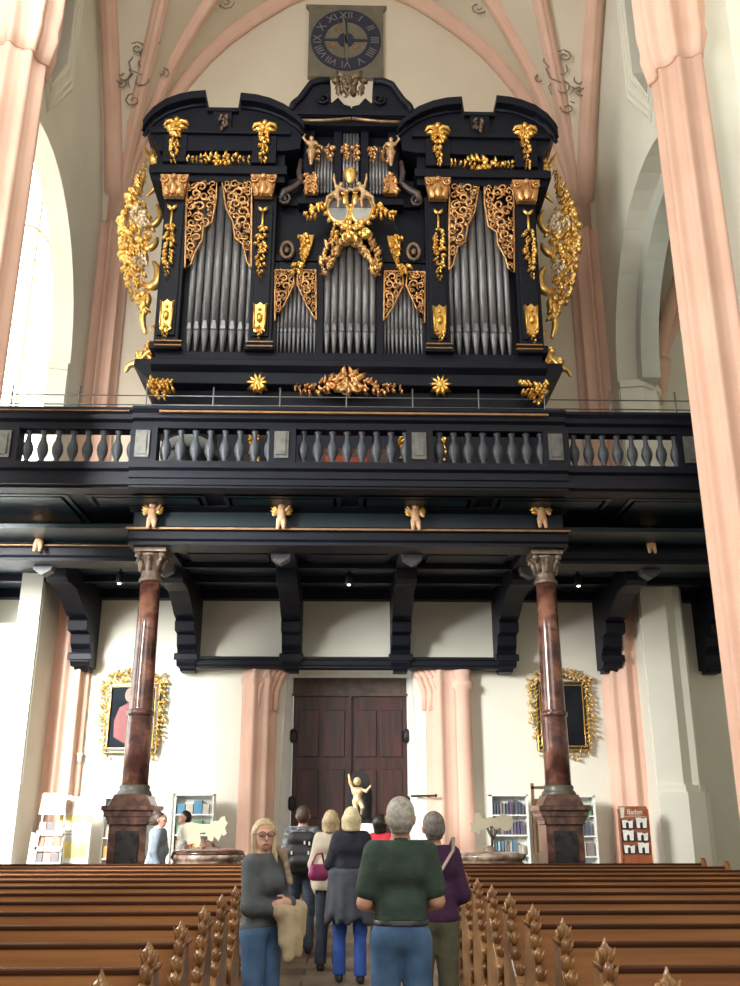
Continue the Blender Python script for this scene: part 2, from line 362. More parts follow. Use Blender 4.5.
# the vault
for c,nmv in ((17.75,'ceiling_vault_west'),(9.25,'ceiling_vault_east')):
    m=M(); nx,ny=64,44; g=[]
    for i in range(nx+1):
        x=-6.7+13.4*i/nx; row=[]
        for j in range(ny+1):
            y=c-4.25+8.5*j/ny
            row.append(m.V((x,y,max(fz(x),gz(y,c))+.25*math.sin(PI*j/ny)*max(0,1-abs(x)/6.7))))
        g.append(row)
    for i in range(nx):
        for j in range(ny): m.face([g[i][j],g[i+1][j],g[i+1][j+1],g[i][j+1]])
    struct(nmv,m,VAULT)
def rib(path,r,sd,c=17.75,n=26):
    pts=[]
    for i in range(n+1):
        t=i/n; x,y=path(t); pts.append((sd*x,y,max(fz(x),gz(y,c))-.02))
    pts[0]=(pts[0][0],pts[0][1],pts[0][2]-.8)
    m=M(); m.tube(pts,r,10,True); m.tube([(p[0]*(.995),p[1]-.05,p[2]-r*.8) for p in pts],r*.5,8,True)
    struct('trim_vault_rib',m,PINK)
for sd in (-1,1):
    rib(lambda t:(6.38*(1-t),21.9),.27,sd)
    rib(lambda t:(6.3*(1-t),21.75-3.9*t),.2,sd)
    rib(lambda t:(6.3-2.0*t,21.7-3.9*t),.2,sd)
    rib(lambda t:(6.36,21.8-8.1*t),.24,sd,n=36)
    rib(lambda t:(6.38*(1-t),13.5),.3,sd)
    rib(lambda t:(6.3*(1-t),13.8+3.9*t),.2,sd)
    # painted flourishes between the ribs
    rng=random.Random(5)
    m=M()
    for (px,py,r) in ((122,72,.34),(143,62,.42),(150,52,.3),(141,80,.36),(134,100,.26),(163,72,.2),(122,84,.2),(226,3,.25),(138,48,.22),(154,40,.2)):
        hit=None
        for D in np.arange(15,22,.05):
            X,Z=at(px,py,D)
            if abs(X)<6.6 and Z>max(fz(X),gz(D))-.02: hit=(X,D,Z); break
        if hit is None: X,Z=at(px,py,21.93); hit=(X,21.93,Z)
        X,D,Z=hit; m.spiral((-X if sd>0 else X,D-.06,Z-.06),r,1.3,.028,rng.uniform(0,6),rng.choice((-1,1)))
    struct('trim_painted_flourish',m,mat('painted_grey_brown',(.30,.25,.20),rough=.9))
# right aisle vault ribs on a corbel
m=M()
for (x1,z1,y1) in ((8.35,16.8,21.6),(10.6,17.4,21.9),(9.6,17.7,20.0)):
    m.tube([(8.0+(x1-8.0)*math.sin(t*PI/2)**(2 if x1<9 else 1.3),21.85+(y1-21.85)*t,12.5+(z1-12.5)*math.sin(t*PI/2)) for t in np.linspace(0,1,16)],.17,8)
m.lathe([(.05,11.6),(.14,11.9),(.2,12.2),(.32,12.6),(.34,12.8)],(8.0,21.85,0),14); m.tube([(10.8,21.8,0),(10.8,21.8,14),(9.9,21.5,17.5)],.3,10)
struct('trim_aisle_rib',m,PINK)
# portal: pink piers either side, splayed white reveal, door
def portal(sd,x0,x1,nm):
    m=M(); xc=(x0+x1)/2; hw=abs(x1-x0)/2
    m.lathe([(1,0),(1,.5),(.93,.6),(.93,4.45),(1.02,4.5),(1.04,4.6),(.95,4.64),(.95,5.02)],(xc,22.0,0),64,sx=hw,sy=.42,mod=lambda a,z:1+.11*math.cos(7*a)+.03*math.cos(14*a))
    for k in range(4):       # mouldings bending inwards at the top
        xx=x1-(x1-x0)*.16*k; m.tube([(xx,21.85-.05*k,3.9),(xx-sd*-.0,21.84-.05*k,4.3),(xx-sd*.12,21.84-.05*k,4.65),(xx-sd*.36,21.86-.04*k,4.98)],.07,8)
    if sd>0: m.lathe([(.24,0),(.24,.4),(.2,.5),(.2,4.35),(.27,4.42),(.27,4.52),(.2,4.58),(.24,5.0)],(x0+(x1-x0)*-.02+ .0,21.75,0),20)
    struct(nm,m,PINK)
portal(-1,-2.4,-1.62,'trim_portal_left'); portal(1,2.62,1.78,'trim_portal_right')
m=M(); m.prism([(-1.55,22.0),(-1.28,22.72),(-1.28,22.9),(-1.62,22.9)],0,4.92,'z'); m.prism([(1.68,22),(1.42,22.72),(1.42,22.9),(1.72,22.9)],0,4.92,'z'); m.box(-1.4,1.5,22.55,22.9,4.75,5.0)
struct('trim_portal_reveal',m,WHITE)
d=thing('door_1',None,None,(0.08,22.75,0),kind='structure')
m=M(); m.box(-1.28,1.44,22.72,22.86,4.36,4.78); m.box(-1.3,1.46,22.66,22.72,4.32,4.38); m.build('lintel_board',DOORT,d)
for sd in (-1,1):
    m=M(); xa,xb=(.08,.08+sd*1.35); x0,x1=min(xa,xb),max(xa,xb)
    m.box(x0+.01,x1-.01,22.74,22.84,0,4.33)
    for zz in (.1,1.5,2.85):
        for q in (0,1):
            bx0=x0+.12+q*.6; m.box(bx0,bx0+.5,22.70,22.74,zz+.08,zz+1.15)
    lf=m.build('door_leaf',DOORM,d,bev=.012)
    m=M()
    for zz in (.9,1.9,3.4): m.lathe([(.03,-.16),(.09,-.1),(.09,.1),(.03,.16)],(x1-.02 if sd>0 else x0+.02,22.66,zz),8)
    m.build('hinge',IRON,lf)
m=M(); m.box(.05,.11,22.66,22.70,.1,4.3); m.build('door_astragal',DOORM,d)
m=M(); m.tube([(1.46,22.05,2.05),(1.62,21.86,2.05),(1.95,21.45,2.05)],.022,6); m.blob((1.95,21.45,2.05),(.04,.04,.04)); m.build('iron_bar',IRON)
tag(bpy.context.scene.objects['iron_bar'],'thin dark iron bar sticking out beside the right edge of the church door','bar')
# ================================================================== GALLERY
gal=thing('organ_gallery','dark wooden organ gallery with balustrade on two marble columns and wall brackets','gallery',(0,18,6.6))
XE=8.6
def steps(m,prof,x0,x1):      # moulding profile (y,z) run along X
    m.prism(prof,x0,x1,'x')
m=M(); m.box(-XE,XE,15.3,21.98,7.02,7.14); m.build('floor_slab',DARK,gal)
# ceiling under the gallery with beams
m=M(); m.box(-XE,XE,16.75,21.98,6.66,6.74); m.build('soffit_boards',DARK2,gal)
# fascia below balustrade
m=M()
for (x0,x1,yf) in ((-3.78,3.82,15.2),(-XE,-3.78,15.27),(3.82,XE,15.27)):
    steps(m,[(yf,7.42),(yf,7.30),(yf+.07,7.26),(yf+.07,7.14),(yf+.14,7.10),(yf+.14,6.98),(yf+.4,6.96),(yf+.5,7.42)],x0,x1)
m.build('base_rail',DARK,gal)
m=M()
for (x0,x1,yf) in ((-3.78,3.82,15.2),(-XE,-3.78,15.27),(3.82,XE,15.27)):
    steps(m,[(yf-.06,8.42),(yf-.08,8.36),(yf-.02,8.30),(yf,8.22),(yf+.08,8.18),(yf+.08,8.06),(yf+.36,8.06),(yf+.42,8.30),(yf+.42,8.42)],x0,x1)
m.build('handrail',DARK,gal)
m=M(); m.box(-3.3,3.5,15.08,15.13,8.28,8.315); m.box(-XE,-3.85,15.19,15.21,8.335,8.355); m.build('gilt_handrail_line',GOLDL,gal)
# soffit under the overhang: coffered
m=M()
for k in range(-4,4):
    x0=k*2.42+.03; c=-3.8<x0+1.2<3.9; yb=16.6 if c else 17.7
    m.box(x0+.3,x0+2.12,15.95,yb-.25,6.985,7.02)
    for q in (.16,.24): m.box(x0+q,x0+2.42-q,15.9-(.24-q),yb-.2+(.24-q),6.99-.0*q,7.0)
m.build('soffit_coffers',DARK2,gal)
# friezes
m=M()
def frieze(x0,x1,y):
    m.box(x0,x1,y,y+.5,6.55,7.04)
m.box(-3.93,3.97,16.55,17.2,6.55,7.04); m.box(-XE,-3.93,17.75,18.1,6.55,7.04); m.box(3.97,XE,17.75,18.1,6.55,7.04)
m.build('frieze',DARK2,gal)
m=M()
for (x0,x1,y) in ((-4.0,4.04,16.5),(-XE,-4.0,17.7),(4.04,XE,17.7)):
    steps(m,[(y-.1,7.05),(y-.08,6.98),(y+.05,6.92),(y+.3,6.92),(y+.3,7.05)],x0,x1)
    steps(m,[(y-.06,6.62),(y-.09,6.58),(y-.02,6.53),(y,6.40),(y+.05,6.36),(y+.05,6.30),(y+.6,6.30),(y+.6,6.62)],x0,x1)
m.build('architrave',DARK,gal)
m=M(); m.box(-4.02,4.06,16.38,16.42,6.545,6.58); m.box(-XE,-4.05,17.585,17.615,6.555,6.58); m.box(-XE,-4.3,17.56,17.60,6.90,6.915) ; m.build('gilt_cornice_line',GOLDL,gal)
# return beams between the frieze planes
m=M()
for x in (-3.85,3.9): m.box(x-.1,x+.1,16.6,21.9,6.3,6.68)
for y in (19.0,20.3): m.box(-XE,XE,y,y+.16,6.5,6.68)
m.box(-XE,XE,21.7,21.98,6.45,6.68)
m.build('cross_beam',DARK,gal)
m=M()
for k in range(-3,4):
    for q in (0,1,2):
        y0=17.35+q*.0; x0=k*2.42-1.21+.4
        m.box(x0+q*.16,x0+2.42-.8-q*.16,18.3+q*.14,18.95-q*.1+ .0,6.60+q*.015,6.66)
m.build('ceiling_panel',DARK,gal)
# brackets on the wall
def consf(FX): return [(22,4.83),(21.45,4.83),(21.38,4.92),(21.38,5.06),(21.46,5.12),(21.42,5.2),(21.3,5.3),(21.25,5.52),(20.95,5.54),(20.9,5.75),(20.98,5.8),(20.7,5.86),(20.35,6.02),(19.9,6.2),(19.5,6.24),(19.2,6.22),(19.05,6.3),(19.02,6.5),(FX,6.5),(FX-.2,6.4),(FX-.2,6.68),(22,6.68)]
BRK={}
for x in (-8.42,-6.02,-3.64,-1.27,1.22,3.64,6.06,8.45):
    me=BRK.get(abs(x)>4)
    if me is None:
        m=M(); m.prism(consf(18.4 if abs(x)>4 else 17.3),-.22,.22,'x'); m.prism([(21.98,4.74),(21.6,4.74),(21.5,4.86),(22-.02,4.86)],-.16,.16,'x'); m.prism([(21.5,5.0),(21.33,4.95),(21.33,5.1),(21.5,5.14)],-.27,.27,'x'); me=m.mesh('bracket'); BRK[abs(x)>4]=me
    o=link('bracket',me,DARK,gal); o.location.x=x
    b=o.modifiers.new('b','BEVEL'); b.width=.025; b.segments=2
    m=M(); m.prism([(-.2,6.34),(.2,6.34),(.17,6.22),(0,6.12),(-.17,6.22)],17.15 if abs(x)<3 else 18.15,17.4 if abs(x)<3 else 18.4,'y'); o2=m.build('pendant_block',mat('grey_wood_block',(.07,.075,.085),rough=.5),gal); o2.location.x=x
m=M(); m.box(-3.8,3.8,21.45,21.85,4.86,5.02); m.box(-3.8,3.8,21.40,21.9,4.98,5.05); m.box(-3.8,3.8,21.5,21.8,4.80,4.88); m.build('tie_bar',DARK,gal,bev=.01)
m=M(); m.box(-1.0,.95,21.9,21.99,5.12,5.18); m.box(-1.05,1.0,21.88,21.99,5.18,5.21); m.build('sill_moulding',PLASTER,gal)
# balusters and pedestals
bp=[(.075,0),(.075,.05),(.04,.08),(.045,.11),(.085,.20),(.10,.28),(.085,.37),(.05,.45),(.038,.54),(.045,.58),(.065,.60),(.065,.63),(.045,.66)]
m=M(); m.lathe(bp,(0,0,0),14); m.box(-.08,.08,-.08,.08,-.03,.02); m.box(-.08,.08,-.08,.08,.645,.68); bme=m.mesh('baluster')
PX=[-8.4,-5.98,-3.56,-1.15,1.25,3.65,6.07,8.5]
for a,b in zip(PX,PX[1:]):
    for k in range(8):
        x=a+(b-a)*(k+1.35)/9.3
        o=link('baluster',bme,BALM,gal); o.location=(x,15.42 if -3.7<x<3.8 else 15.48,7.43)
for x in PX:
    yf=15.26 if abs(x)<3.8 else 15.33
    m=M(); m.box(x-.24,x+.22,yf,yf+.3,7.4,8.1); m.build('pedestal',DARK,gal)
    m=M(); m.prism([(x-.15,7.5),(x+.10,7.5),(x+.10,8.0),(x-.15,8.0)],yf-.03,yf,'y'); m.prism([(x-.10,7.56),(x+.05,7.56),(x+.05,7.94),(x-.10,7.94)],yf-.05,yf-.03,'y'); m.build('pedestal_panel',PANM,gal)
# iron safety rail above
m=M()
for z in (8.62,8.80): m.tube([(-7.6,15.55,z),(7.6,15.55,z)],.012,5)
for k in range(-6,7): m.tube([(k*1.2-.05,15.55,8.4),(k*1.2-.05,15.55,8.98)],.016,5)
m.build('safety_rail',mat('thin_grey_iron_rail',(.16,.17,.18),rough=.4,metal=.6),gal)
# winged cherubs on the frieze
def cherub_sdf(h=.014):
    pr=[((0,0,.44),(0,0,.45),.085,.08),((0,0,.16),(0,0,.30),.085,.085),((-.10,.0,.33),(-.16,-.04,.22),.04,.035),((.10,0,.33),(.17,-.04,.42),.04,.03),
        ((0,0,.34),(0,0,.38),.05,.05),((-.05,0,.12),(-.07,-.03,-.06),.06,.04),((.05,0,.12),(.06,-.05,-.06),.06,.04),((0,-.075,.43),(0,-.09,.43),.018,.015)]
    return sdf(pr,h,.025)
CV,CQ=cherub_sdf()
CHM=net_mesh('cherub',CV,CQ)
for i,(px,py,D,fl) in enumerate(((154,518,16.5,1),(282,519,16.5,1),(415,520,16.5,-1),(540,518,16.5,-1),(42,539,17.7,1),(648,541,17.7,-1))):
    X,Z=at(px,py,D); o=link('cherub_carving',CHM,mat('painted_cherub',(.60,.33,.20),(.75,.50,.28),.5,scale=12),gal); o.location=(X,D-.16,Z-.17-(.05 if D>17 else 0)); o.scale=(fl*.85,.85,.85)
    o['label']='small carved cherub with gilded wing on the gallery frieze'
    m=M(); 
    for sg in (-1,1):
        for q in range(4): m.leaf((0+sg*.05,.03,.28),.26-.03*q,.06,(PI/2-sg*(.6+.35*q)),.03)
    wg=link('wing',m.mesh('wing'),GOLD if px<660 else PALEG,o,False)
# small lamps hanging from the gallery ceiling
for (px,py,lab) in ((121,567,'small black spotlight hanging under the gallery left of the left marble column'),(349,571,'small black spotlight hanging under the gallery above the church door'),(577,568,'small black spotlight hanging under the gallery right of the right marble column')):
    X,Z=at(px,py,19.6); t=thing('ceiling_spotlight',lab,'spotlight',(X,19.6,6.66),group='spotlights under the gallery')
    m=M(); m.lathe([(.03,-.12),(.03,0)],(0,0,0),8); m.lathe([(.08,-.36),(.09,-.34),(.07,-.12),(.03,-.1)],(0,0,0),12); m.build('lamp_housing',IRON,t,False)
    m=M(); m.blob((0,-.02,-.37),(.045,.045,.03)); m.build('lamp_bulb',glow('lamp_bulb_white',(1,.98,.9),2.5),t,False)
# ================================================================== MARBLE COLUMNS
def column(X,lab):
    t=thing('marble_column',lab,'column',(X,17,0),group='marble columns under the gallery')
    m=M(); 
    for (a,z0,z1) in ((.42,0,.25),(.38,.25,.35),(.315,.35,1.5),(.345,1.5,1.56),(.40,1.62,1.72),(.44,1.72,1.80)): m.box(-a,a,-a,a,z0,z1)
    m.prism([(-.315,1.5),(.315,1.5),(.43,1.73),(-.43,1.73)],-.38,.38,'y')
    m.prism([(-.36,1.80),(.36,1.80),(.27,1.98),(-.27,1.98)],-.30,.30,'y')
    m.build('pedestal',MARD,t,False,bev=.012)
    m=M(); m.box(-.19,.19,-.34,-.315,.45,1.4); m.build('pedestal_panel',mat('black_marble_panel',(.012,.012,.014),(.03,.028,.028),.2),t,False)
    m=M(); m.lathe([(.28,1.95),(.30,1.99),(.28,2.03),(.25,2.06),(.265,2.10),(.24,2.14)],n=28); m.build('base_moulding',mat('green_grey_stone',(.10,.10,.08),(.07,.06,.05),.4),t,False)
    m=M(); m.lathe([(.225,2.12),(.222,2.8),(.214,3.28),(.215,3.29),(.237,3.31),(.237,3.37),(.21,3.40),(.208,3.42),(.19,4.8),(.18,5.74)],n=36); m.build('shaft',MARB,t,False)
    m=M(); m.lathe([(.20,5.70),(.21,5.74),(.18,5.78),(.17,5.9),(.19,6.05),(.25,6.17),(.27,6.2)],n=24,mod=lambda a,z:1+.06*math.cos(12*a))
    for k in range(8):
        a=k*PI/4; ca,sa=math.cos(a),math.sin(a)
        m.tube([(.18*ca,.18*sa,5.9),(.22*ca,.22*sa,6.05),(.29*ca,.29*sa,6.13),(.30*ca,.30*sa,6.06)],[.05,.045,.035,.02],6)
        if k%2: m.blob((.30*ca,.30*sa,6.17),(.075,.075,.07))
    m.box(-.29,.29,-.29,.29,6.22,6.31); m.build('capital',mat('carved_capital_bronze',(.28,.22,.17),(.14,.10,.08),.45,.4,scale=8,bump=.3),t,False)
column(-3.63,'tall red-brown marble column standing left of the church door'); column(3.68,'tall red-brown marble column standing right of the church door')
# ================================================================== ORGAN
org=thing('pipe_organ','huge black baroque pipe organ with gilded carving standing on the gallery','organ',(0,19,7.14))
YO=17.9
def O(px,py,D=YO): return at(px,py,D)
def OP(pts,D=YO): return [at(x,y,D) for x,y in pts]
def both(fn,name,mt,sub=None,label=None,bev=0):
    for sd in (-1,1):
        m=M(); fn(m)
        if sd>0: m=m.mirror()
        o=m.build(name,mt,org,bev=bev)
        if label: o['label']=label
# lower case
m=M(); m.box(-2.75,4.05,18.3,20.6,7.14,9.6); m.box(-2.85,4.1,18.25,20.65,7.14,7.4); m.box(-4.15,4.15,18.15,20.6,9.45,10.35)
m.prism([(18.15,9.6),(18.05,9.75),(18.15,9.8),(18.1,10.1),(17.95,10.3),(17.75,10.36),(17.6,10.46),(17.6,10.6),(17.95,10.72),(17.98,10.96),(20.7,10.96),(20.7,10.2),(20.6,9.6)],-4.12,4.12,'x')
m.prism([(-4.1,10.1),(-4.5,10.5),(-4.48,10.66),(4.48,10.66),(4.5,10.5),(4.1,10.1)],17.75,20.7,'y')
for k in range(4):
    x=-2.6+k*1.65; m.box(x,x+1.45,18.22,18.3,7.6,9.2)
m.build('lower_case',DARK,org,bev=.02)
# main body behind the pipes
def tower_body(m):
    x0,_=O(153,300); x1,_=O(270,300)
    m.box(x0,x1,18.25,20.5,10.9,15.3)
    for (pa,pb) in ((157,181),(250,273)):      # pilasters
        a,_=O(pa,290); b,_=O(pb,290)
        m.box(a,b,17.95,18.3,10.98,14.9); m.box(a+.07,b-.07,17.90,17.95,11.3,14.6)
        m.box(a-.06,b+.06,17.84,18.3,10.95,11.12); 
    xa,_=O(152,175); xb,_=O(285,175)
    m.box(xa+.02,xb,17.9,20.5,15.2,15.42); m.box(xa-.06,xb+.05,17.8,20.6,15.36,15.56)       # entablature
    m.box(xa+.05,xb-.02,18.0,20.5,15.5,16.5)
    m.box(xa-.0,xb+.04,17.9,20.5,15.56,15.66)
    for (pa,pb) in ((165,188),(253,277)):
        a,_=O(pa,140); b,_=O(pb,140); m.box(a,b,17.80,18.1,15.66,16.4)
    m.box(xa-.12,xb+.1,17.75,20.5,16.42,16.55)
tower_cornice=[(143,122),(146,117),(154,108),(166,100),(180,95),(192,92.5),(206,91.5),(209,112),(238,112),(241,94),(256,95.5),(270,99),(284,105),(296,113),(304,121),(300,150),(285,152),(160,152)]
def tower_ped(m):
    P=OP(tower_cornice); m.prism(P,17.85,20.4,'y')
    # thick raised moulding on both arched pieces
    for seg in ([(143,122),(146,117),(154,108),(166,100),(180,95),(192,92.5),(206,91.5)],[(241,94),(256,95.5),(270,99),(284,105),(296,113),(304,121)]):
        Q=OP(seg,17.62)
        for dz,dy,r in ((-.08,.0,.08),(-.2,-.0,.05)):
            m.tube([(x,17.83-dy,z+dz) for x,z in Q],r,8)
        m.prism(Q+[(x,z-.16) for x,z in Q[::-1]],17.62,17.9,'y')
    a,z=O(209,112); b,_=O(238,112); m.box(a-.02,b+.02,17.74,18.1,z-.1,z)
    m.box(a+.12,b-.12,17.76,17.9,z-.62,z-.1)
both(tower_body,'tower_case',DARK,bev=.012); both(tower_ped,'broken_pediment',DARK)
# centre body
def centre_body(m):
    x0,_=O(268,300)
    m.box(x0,0.001,18.3,20.4,10.9,15.6)
    for (pa,pb,zt) in ((270,276,13.2),(316,323,13.6)):
        a,_=O(pa,320); b,_=O(pb,320); m.box(a,b,18.05,18.35,10.95,zt)
    a,_=O(276,320); b,_=O(316,320); m.prism([(a,12.95),(b,12.95),(b,13.25),(a,13.25)],18.1,18.35,'y')
    m.prism(OP([(270,262),(300,236),(312,206),(352,196),(352,214),(341,236),(328,240),(322,262)],18.15),18.1,18.35,'y')
    # volutes beside the upper centre and its case
    m.prism(OP([(281,205),(279,190),(290,180),(302,176),(302,112),(298,108),(352,108),(352,208)],18.2),18.2,20.2,'y')
    for (pa,pb) in ((303,313),(333,341)):
        a,z0=O(pa,196); b,_=O(pb,196); _,z1=O(pa,125); m.box(a,b,18.0,18.25,z0,z1)
    a,z=O(300,196); m.box(a-.05,0.001,17.95,18.3,z-.15,z)
    a,z=O(295,124); m.box(a,0.001,17.8,20.2,z-.1,z+.16); m.box(a-.1,0.001,17.7,20.2,z+.12,z+.25)
both(centre_body,'centre_case',DARK,bev=.01)
def swan(m):
    P=OP([(291,108),(292,102),(300,96),(306,88),(311,81),(320,78),(330,78.5),(331,90),(328,96),(322,99),(320,102),(323,104),(332,104),(338,99),(344,106),(351,108),(351,118),(298,118)],17.8)
    m.prism(P,17.75,19.2,'y')
    Q=OP([(291,107),(293,101),(300,95),(306,87),(311,80),(320,77),(330,77)],17.7); m.tube([(x,17.72,z-.09) for x,z in Q],.08,8)
    x,z=O(324,101,17.8); m.spiral((x,17.7,z),.17,1.2,.05,PI,1)
both(swan,'swan_neck_pediment',DARK)
def volute(m):
    Q=OP([(301,160),(299,172),(301,182),(293,188),(284,192),(280,200)],18.0); m.tube([(x,18.0,z) for x,z in Q],[.05,.07,.08,.08,.09,.06],8)
    x,z=O(284,199,18.0); m.spiral((x,18.0,z),.16,1.3,.05,PI/2,-1)
both(volute,'side_volute',mat('bronze_edged_wood',(.10,.07,.06),(.05,.04,.05),.4,.3))
# pipes
def pipe(x,y,z0,zm,zt,r,lip=True):
    m=M(); m.lathe([(r*.28,z0),(r*.95,zm-.03),(r,zm)],(x,y,0),16); m.lathe([(r,zm+.035),(r,zt)],(x,y,0),16)
    m.lathe([(r*.9,zm-.01),(r*.9,zm+.05)],(x,y,0),16)
    m.prism([(x-r*.62,zm+.02),(x+r*.62,zm+.02),(x+r*.35,zm+r*2.4),(x-r*.35,zm+r*2.4)],y-r*1.04,y-r*.55,'y')
    m.build('organ_pipe',TIN,org)
def rank(pa,pb,n,zb,zm,ztop_edge,ztop_mid,y,wmid=1.25,sides=(-1,1)):
    a,_=O(pa,(zb),y); b,_=O(pb,zb,y); z0=O(pa,zb,y)[1]; z1=O(pa,zm,y)[1]
    ws=[1+(wmid-1)*math.sin(PI*(i+.5)/n) for i in range(n)]; s=(b-a)/sum(ws); x=a
    for i,w_ in enumerate(ws):
        c=x+w_*s/2; x+=w_*s; u=abs((i+.5)/n*2-1)
        zt=O(pa,ztop_mid+(ztop_edge-ztop_mid)*u,y)[1]
        for sd in sides: pipe(c*(-sd),y,z0,z1,zt,w_*s*.47)
rank(184,250,8,356,331,215,184,18.12,1.5)
rank(275,316,10,356,333,322,270,18.2,1.3)
rank(323,376,7,358,333,262,236,18.08,1.25,sides=(-1,))
rank(313,333,6,194,190,150,146,18.12,1.1)
rank(342,359,5,192,188,130,130,18.1,1.1,sides=(-1,))
# pierced pipe shades
RG=random.Random(11)
def shade1(m): fret(m,OP([(187,180),(217,181),(216,200),(212,222),(203,228),(202,240),(194,254),(191,264),(185,268)],17.95),17.95,.15,RG,rim=.025)
def shade2(m): fret(m,OP([(222,181),(252,180),(251,268),(247,262),(243,244),(235,238),(233,222),(226,208)],17.95),17.95,.15,RG,rim=.025)
def shade3(m): fret(m,OP([(275,270),(293,270),(294,284),(284,305),(275,321)],18.02),18.02,.11,RG,rim=.022)
def shade4(m): fret(m,OP([(298,270),(316,270),(316,320),(307,306),(297,284)],18.02),18.02,.11,RG,rim=.022)
for f in (shade1,shade2,shade3,shade4): both(f,'pipe_shade',GOLDP)
def shade5(m): spine(m,OP([(325,274),(326,262),(331,250),(338,240),(350,236)],17.95),[.12,.17,.2,.22,.22],17.95,RG,.10,.1)
both(shade5,'arched_pipe_shade',mat('bronze_gilt_carving',(.45,.24,.11),(.85,.55,.22),.35,.7,scale=9))
for sx_ in (317,330,346): both(lambda m:spine(m,OP([(sx_,148),(sx_,163)],17.98),[.13,.05],17.98,RG,.09,.07,False),'upper_pipe_shade',GOLDP)
# gilded mounts ---------------------------------------------------------------
def bracket_mount(cx,ytop,ybot,w_):        # winged bracket
    def f(m):
        X,Z=O(cx,ytop,17.8); X2,Z2=O(cx,ybot,17.8)
        for sg in (-1,1):
            m.tube([(X,17.75,Z-.12),(X+sg*w_*.4,17.7,Z-.02),(X+sg*w_*.8,17.72,Z-.03),(X+sg*w_,17.75,Z-.12)],[.05,.06,.055,.03],6)
            m.leaf((X,17.75,Z-.1),w_*1.0,w_*.28,PI/2+sg*1.9,.06); m.leaf((X,17.75,Z-.15),w_*.8,w_*.2,PI/2+sg*2.6,.06)
        m.blob((X,17.72,Z+.03),(.08,.07,.10))
        spine(m,[(X,Z-.15),(X,Z2)],[w_*.6,w_*.22],17.76,RG,.1,.08,False)
    return f
def capital_mount(cx,w_=.30):
    def f(m):
        X,Z=O(cx,176,17.82); X2,Z2=O(cx,197,17.82)
        m.prism([(X-w_*1.05,Z),(X+w_*1.05,Z),(X+w_*1.0,Z-.08),(X+w_*.72,Z2),(X-w_*.72,Z2),(X-w_*1.0,Z-.08)],17.76,17.9,'y')
        for sg in (-1,1):
            m.spiral((X+sg*w_*.75,17.72,Z-.15),.11,1.2,.035,PI/2,sg)
            m.leaf((X+sg*w_*.35,17.74,Z2),.32,.1,PI/2-sg*.35,.07)
        m.leaf((X,17.72,Z2),.4,.12,PI/2,.08); m.blob((X,17.7,Z-.09),(.08,.06,.08))
    return f
def drop(cx,y0,y1,wm=.13):
    def f(m):
        X,Z=O(cx,y0,17.8); _,Z1=O(cx,y1,17.8); h=Z-Z1
        m.lathe([(.03,Z-.3*h),(.025,Z-.05)],(X,17.85,0),8)
        for sg in (-1,1): m.leaf((X,17.82,Z-.12),.16,.05,PI/2-sg*.8,.04)
        spine(m,[(X,Z-.3*h),(X,Z-.55*h),(X,Z-.8*h),(X,Z1)],[wm,wm*1.05,wm*.8,.03],17.84,RG,.09,.07,False)
    return f
def cartouche(cx,y0,y1,wm=.15):
    def f(m):
        X,Z=O(cx,y0,17.8); _,Z1=O(cx,y1,17.8); h=Z-Z1
        m.prism([(X-wm,Z),(X-wm*.5,Z-.05),(X,Z+.02),(X+wm*.5,Z-.05),(X+wm,Z),(X+wm*.8,Z-h*.7),(X,Z-h*.78),(X-wm*.8,Z-h*.7)],17.84,17.9,'y')
        m.blob((X,17.82,Z-h*.38),(wm*.5,.07,wm*.85)); m.blob((X,17.83,Z-h*.16),(wm*.3,.05,wm*.3))
        spine(m,[(X,Z-h*.66),(X,Z1)],[wm*.75,.03],17.84,RG,.08,.07,False)
        for sg in (-1,1): m.tube([(X+sg*wm*.85,17.83,Z-.03),(X+sg*wm*.75,17.83,Z-h*.65)],.022,6)
    return f
both(bracket_mount(177,123,165,.28),'gilded_bracket',GOLD); both(bracket_mount(265,126,165,.28),'gilded_bracket',GOLD)
both(capital_mount(175),'gilded_capital',GOLDP); both(capital_mount(264,.28),'gilded_capital',GOLDP)
both(drop(172,204,276),'gilded_drop',GOLD); both(drop(263,206,279),'gilded_drop',GOLD)
both(cartouche(167,299,340),'gilded_cartouche',GOLD); both(cartouche(260,302,342),'gilded_cartouche',GOLD)
both(lambda m:spine(m,OP([(188,161),(196,161),(208,160),(219,160),(231,160),(243,161),(252,161)],17.85),[.1,.06,.16,.2,.16,.06,.1],17.85,RG,.1,.08,False),'gilded_garland',GOLD)
both(lambda m:spine(m,OP([(224,116),(224,128)],17.7),[.12,.1],17.7,RG,.09,.06,False),'small_crest',mat('dull_bronze',(.25,.16,.11),(.12,.08,.06),.5,.4))
both(lambda m:(spine(m,OP([(302,236),(306,245),(302,264)],17.98),[.12,.13,.04],17.98,RG,.1,.08,False),m.prism(OP([(300,235),(314,235),(311,248),(303,266),(301,250)],18.0),17.99,18.06,'y')),'gilded_corner_mount',GOLD)
def ringc(m):
    X,Z=O(287,250,18); m.tube([(X+.13*math.cos(a),18.0,Z+.2*math.sin(a)) for a in np.linspace(0,2*PI,17)],.045,6,False); m.blob((X,18.0,Z),(.07,.05,.1))
both(ringc,'bronze_cartouche',MATS['dull_bronze'])
both(lambda m:spine(m,OP([(296,264),(296,275)],17.95),[.14,.10],17.95,RG,.08,.07,False),'gilded_shade_crest',GOLD)
both(lambda m:[m.box(O(a,350)[0],O(b,350)[0],17.78,17.86,z,z+.03) for (a,b) in ((155,182),(247,273)) for z in (10.99,11.09)],'gilt_pilaster_line',GOLDL)
both(lambda m:m.tube([(x,17.68,z) for x,z in OP([(300,124),(325,124),(351,122)],17.8)],.035,6),'gilt_cornice_line',mat('dull_gilt',(.45,.28,.16),(.25,.16,.10),.4,.6))
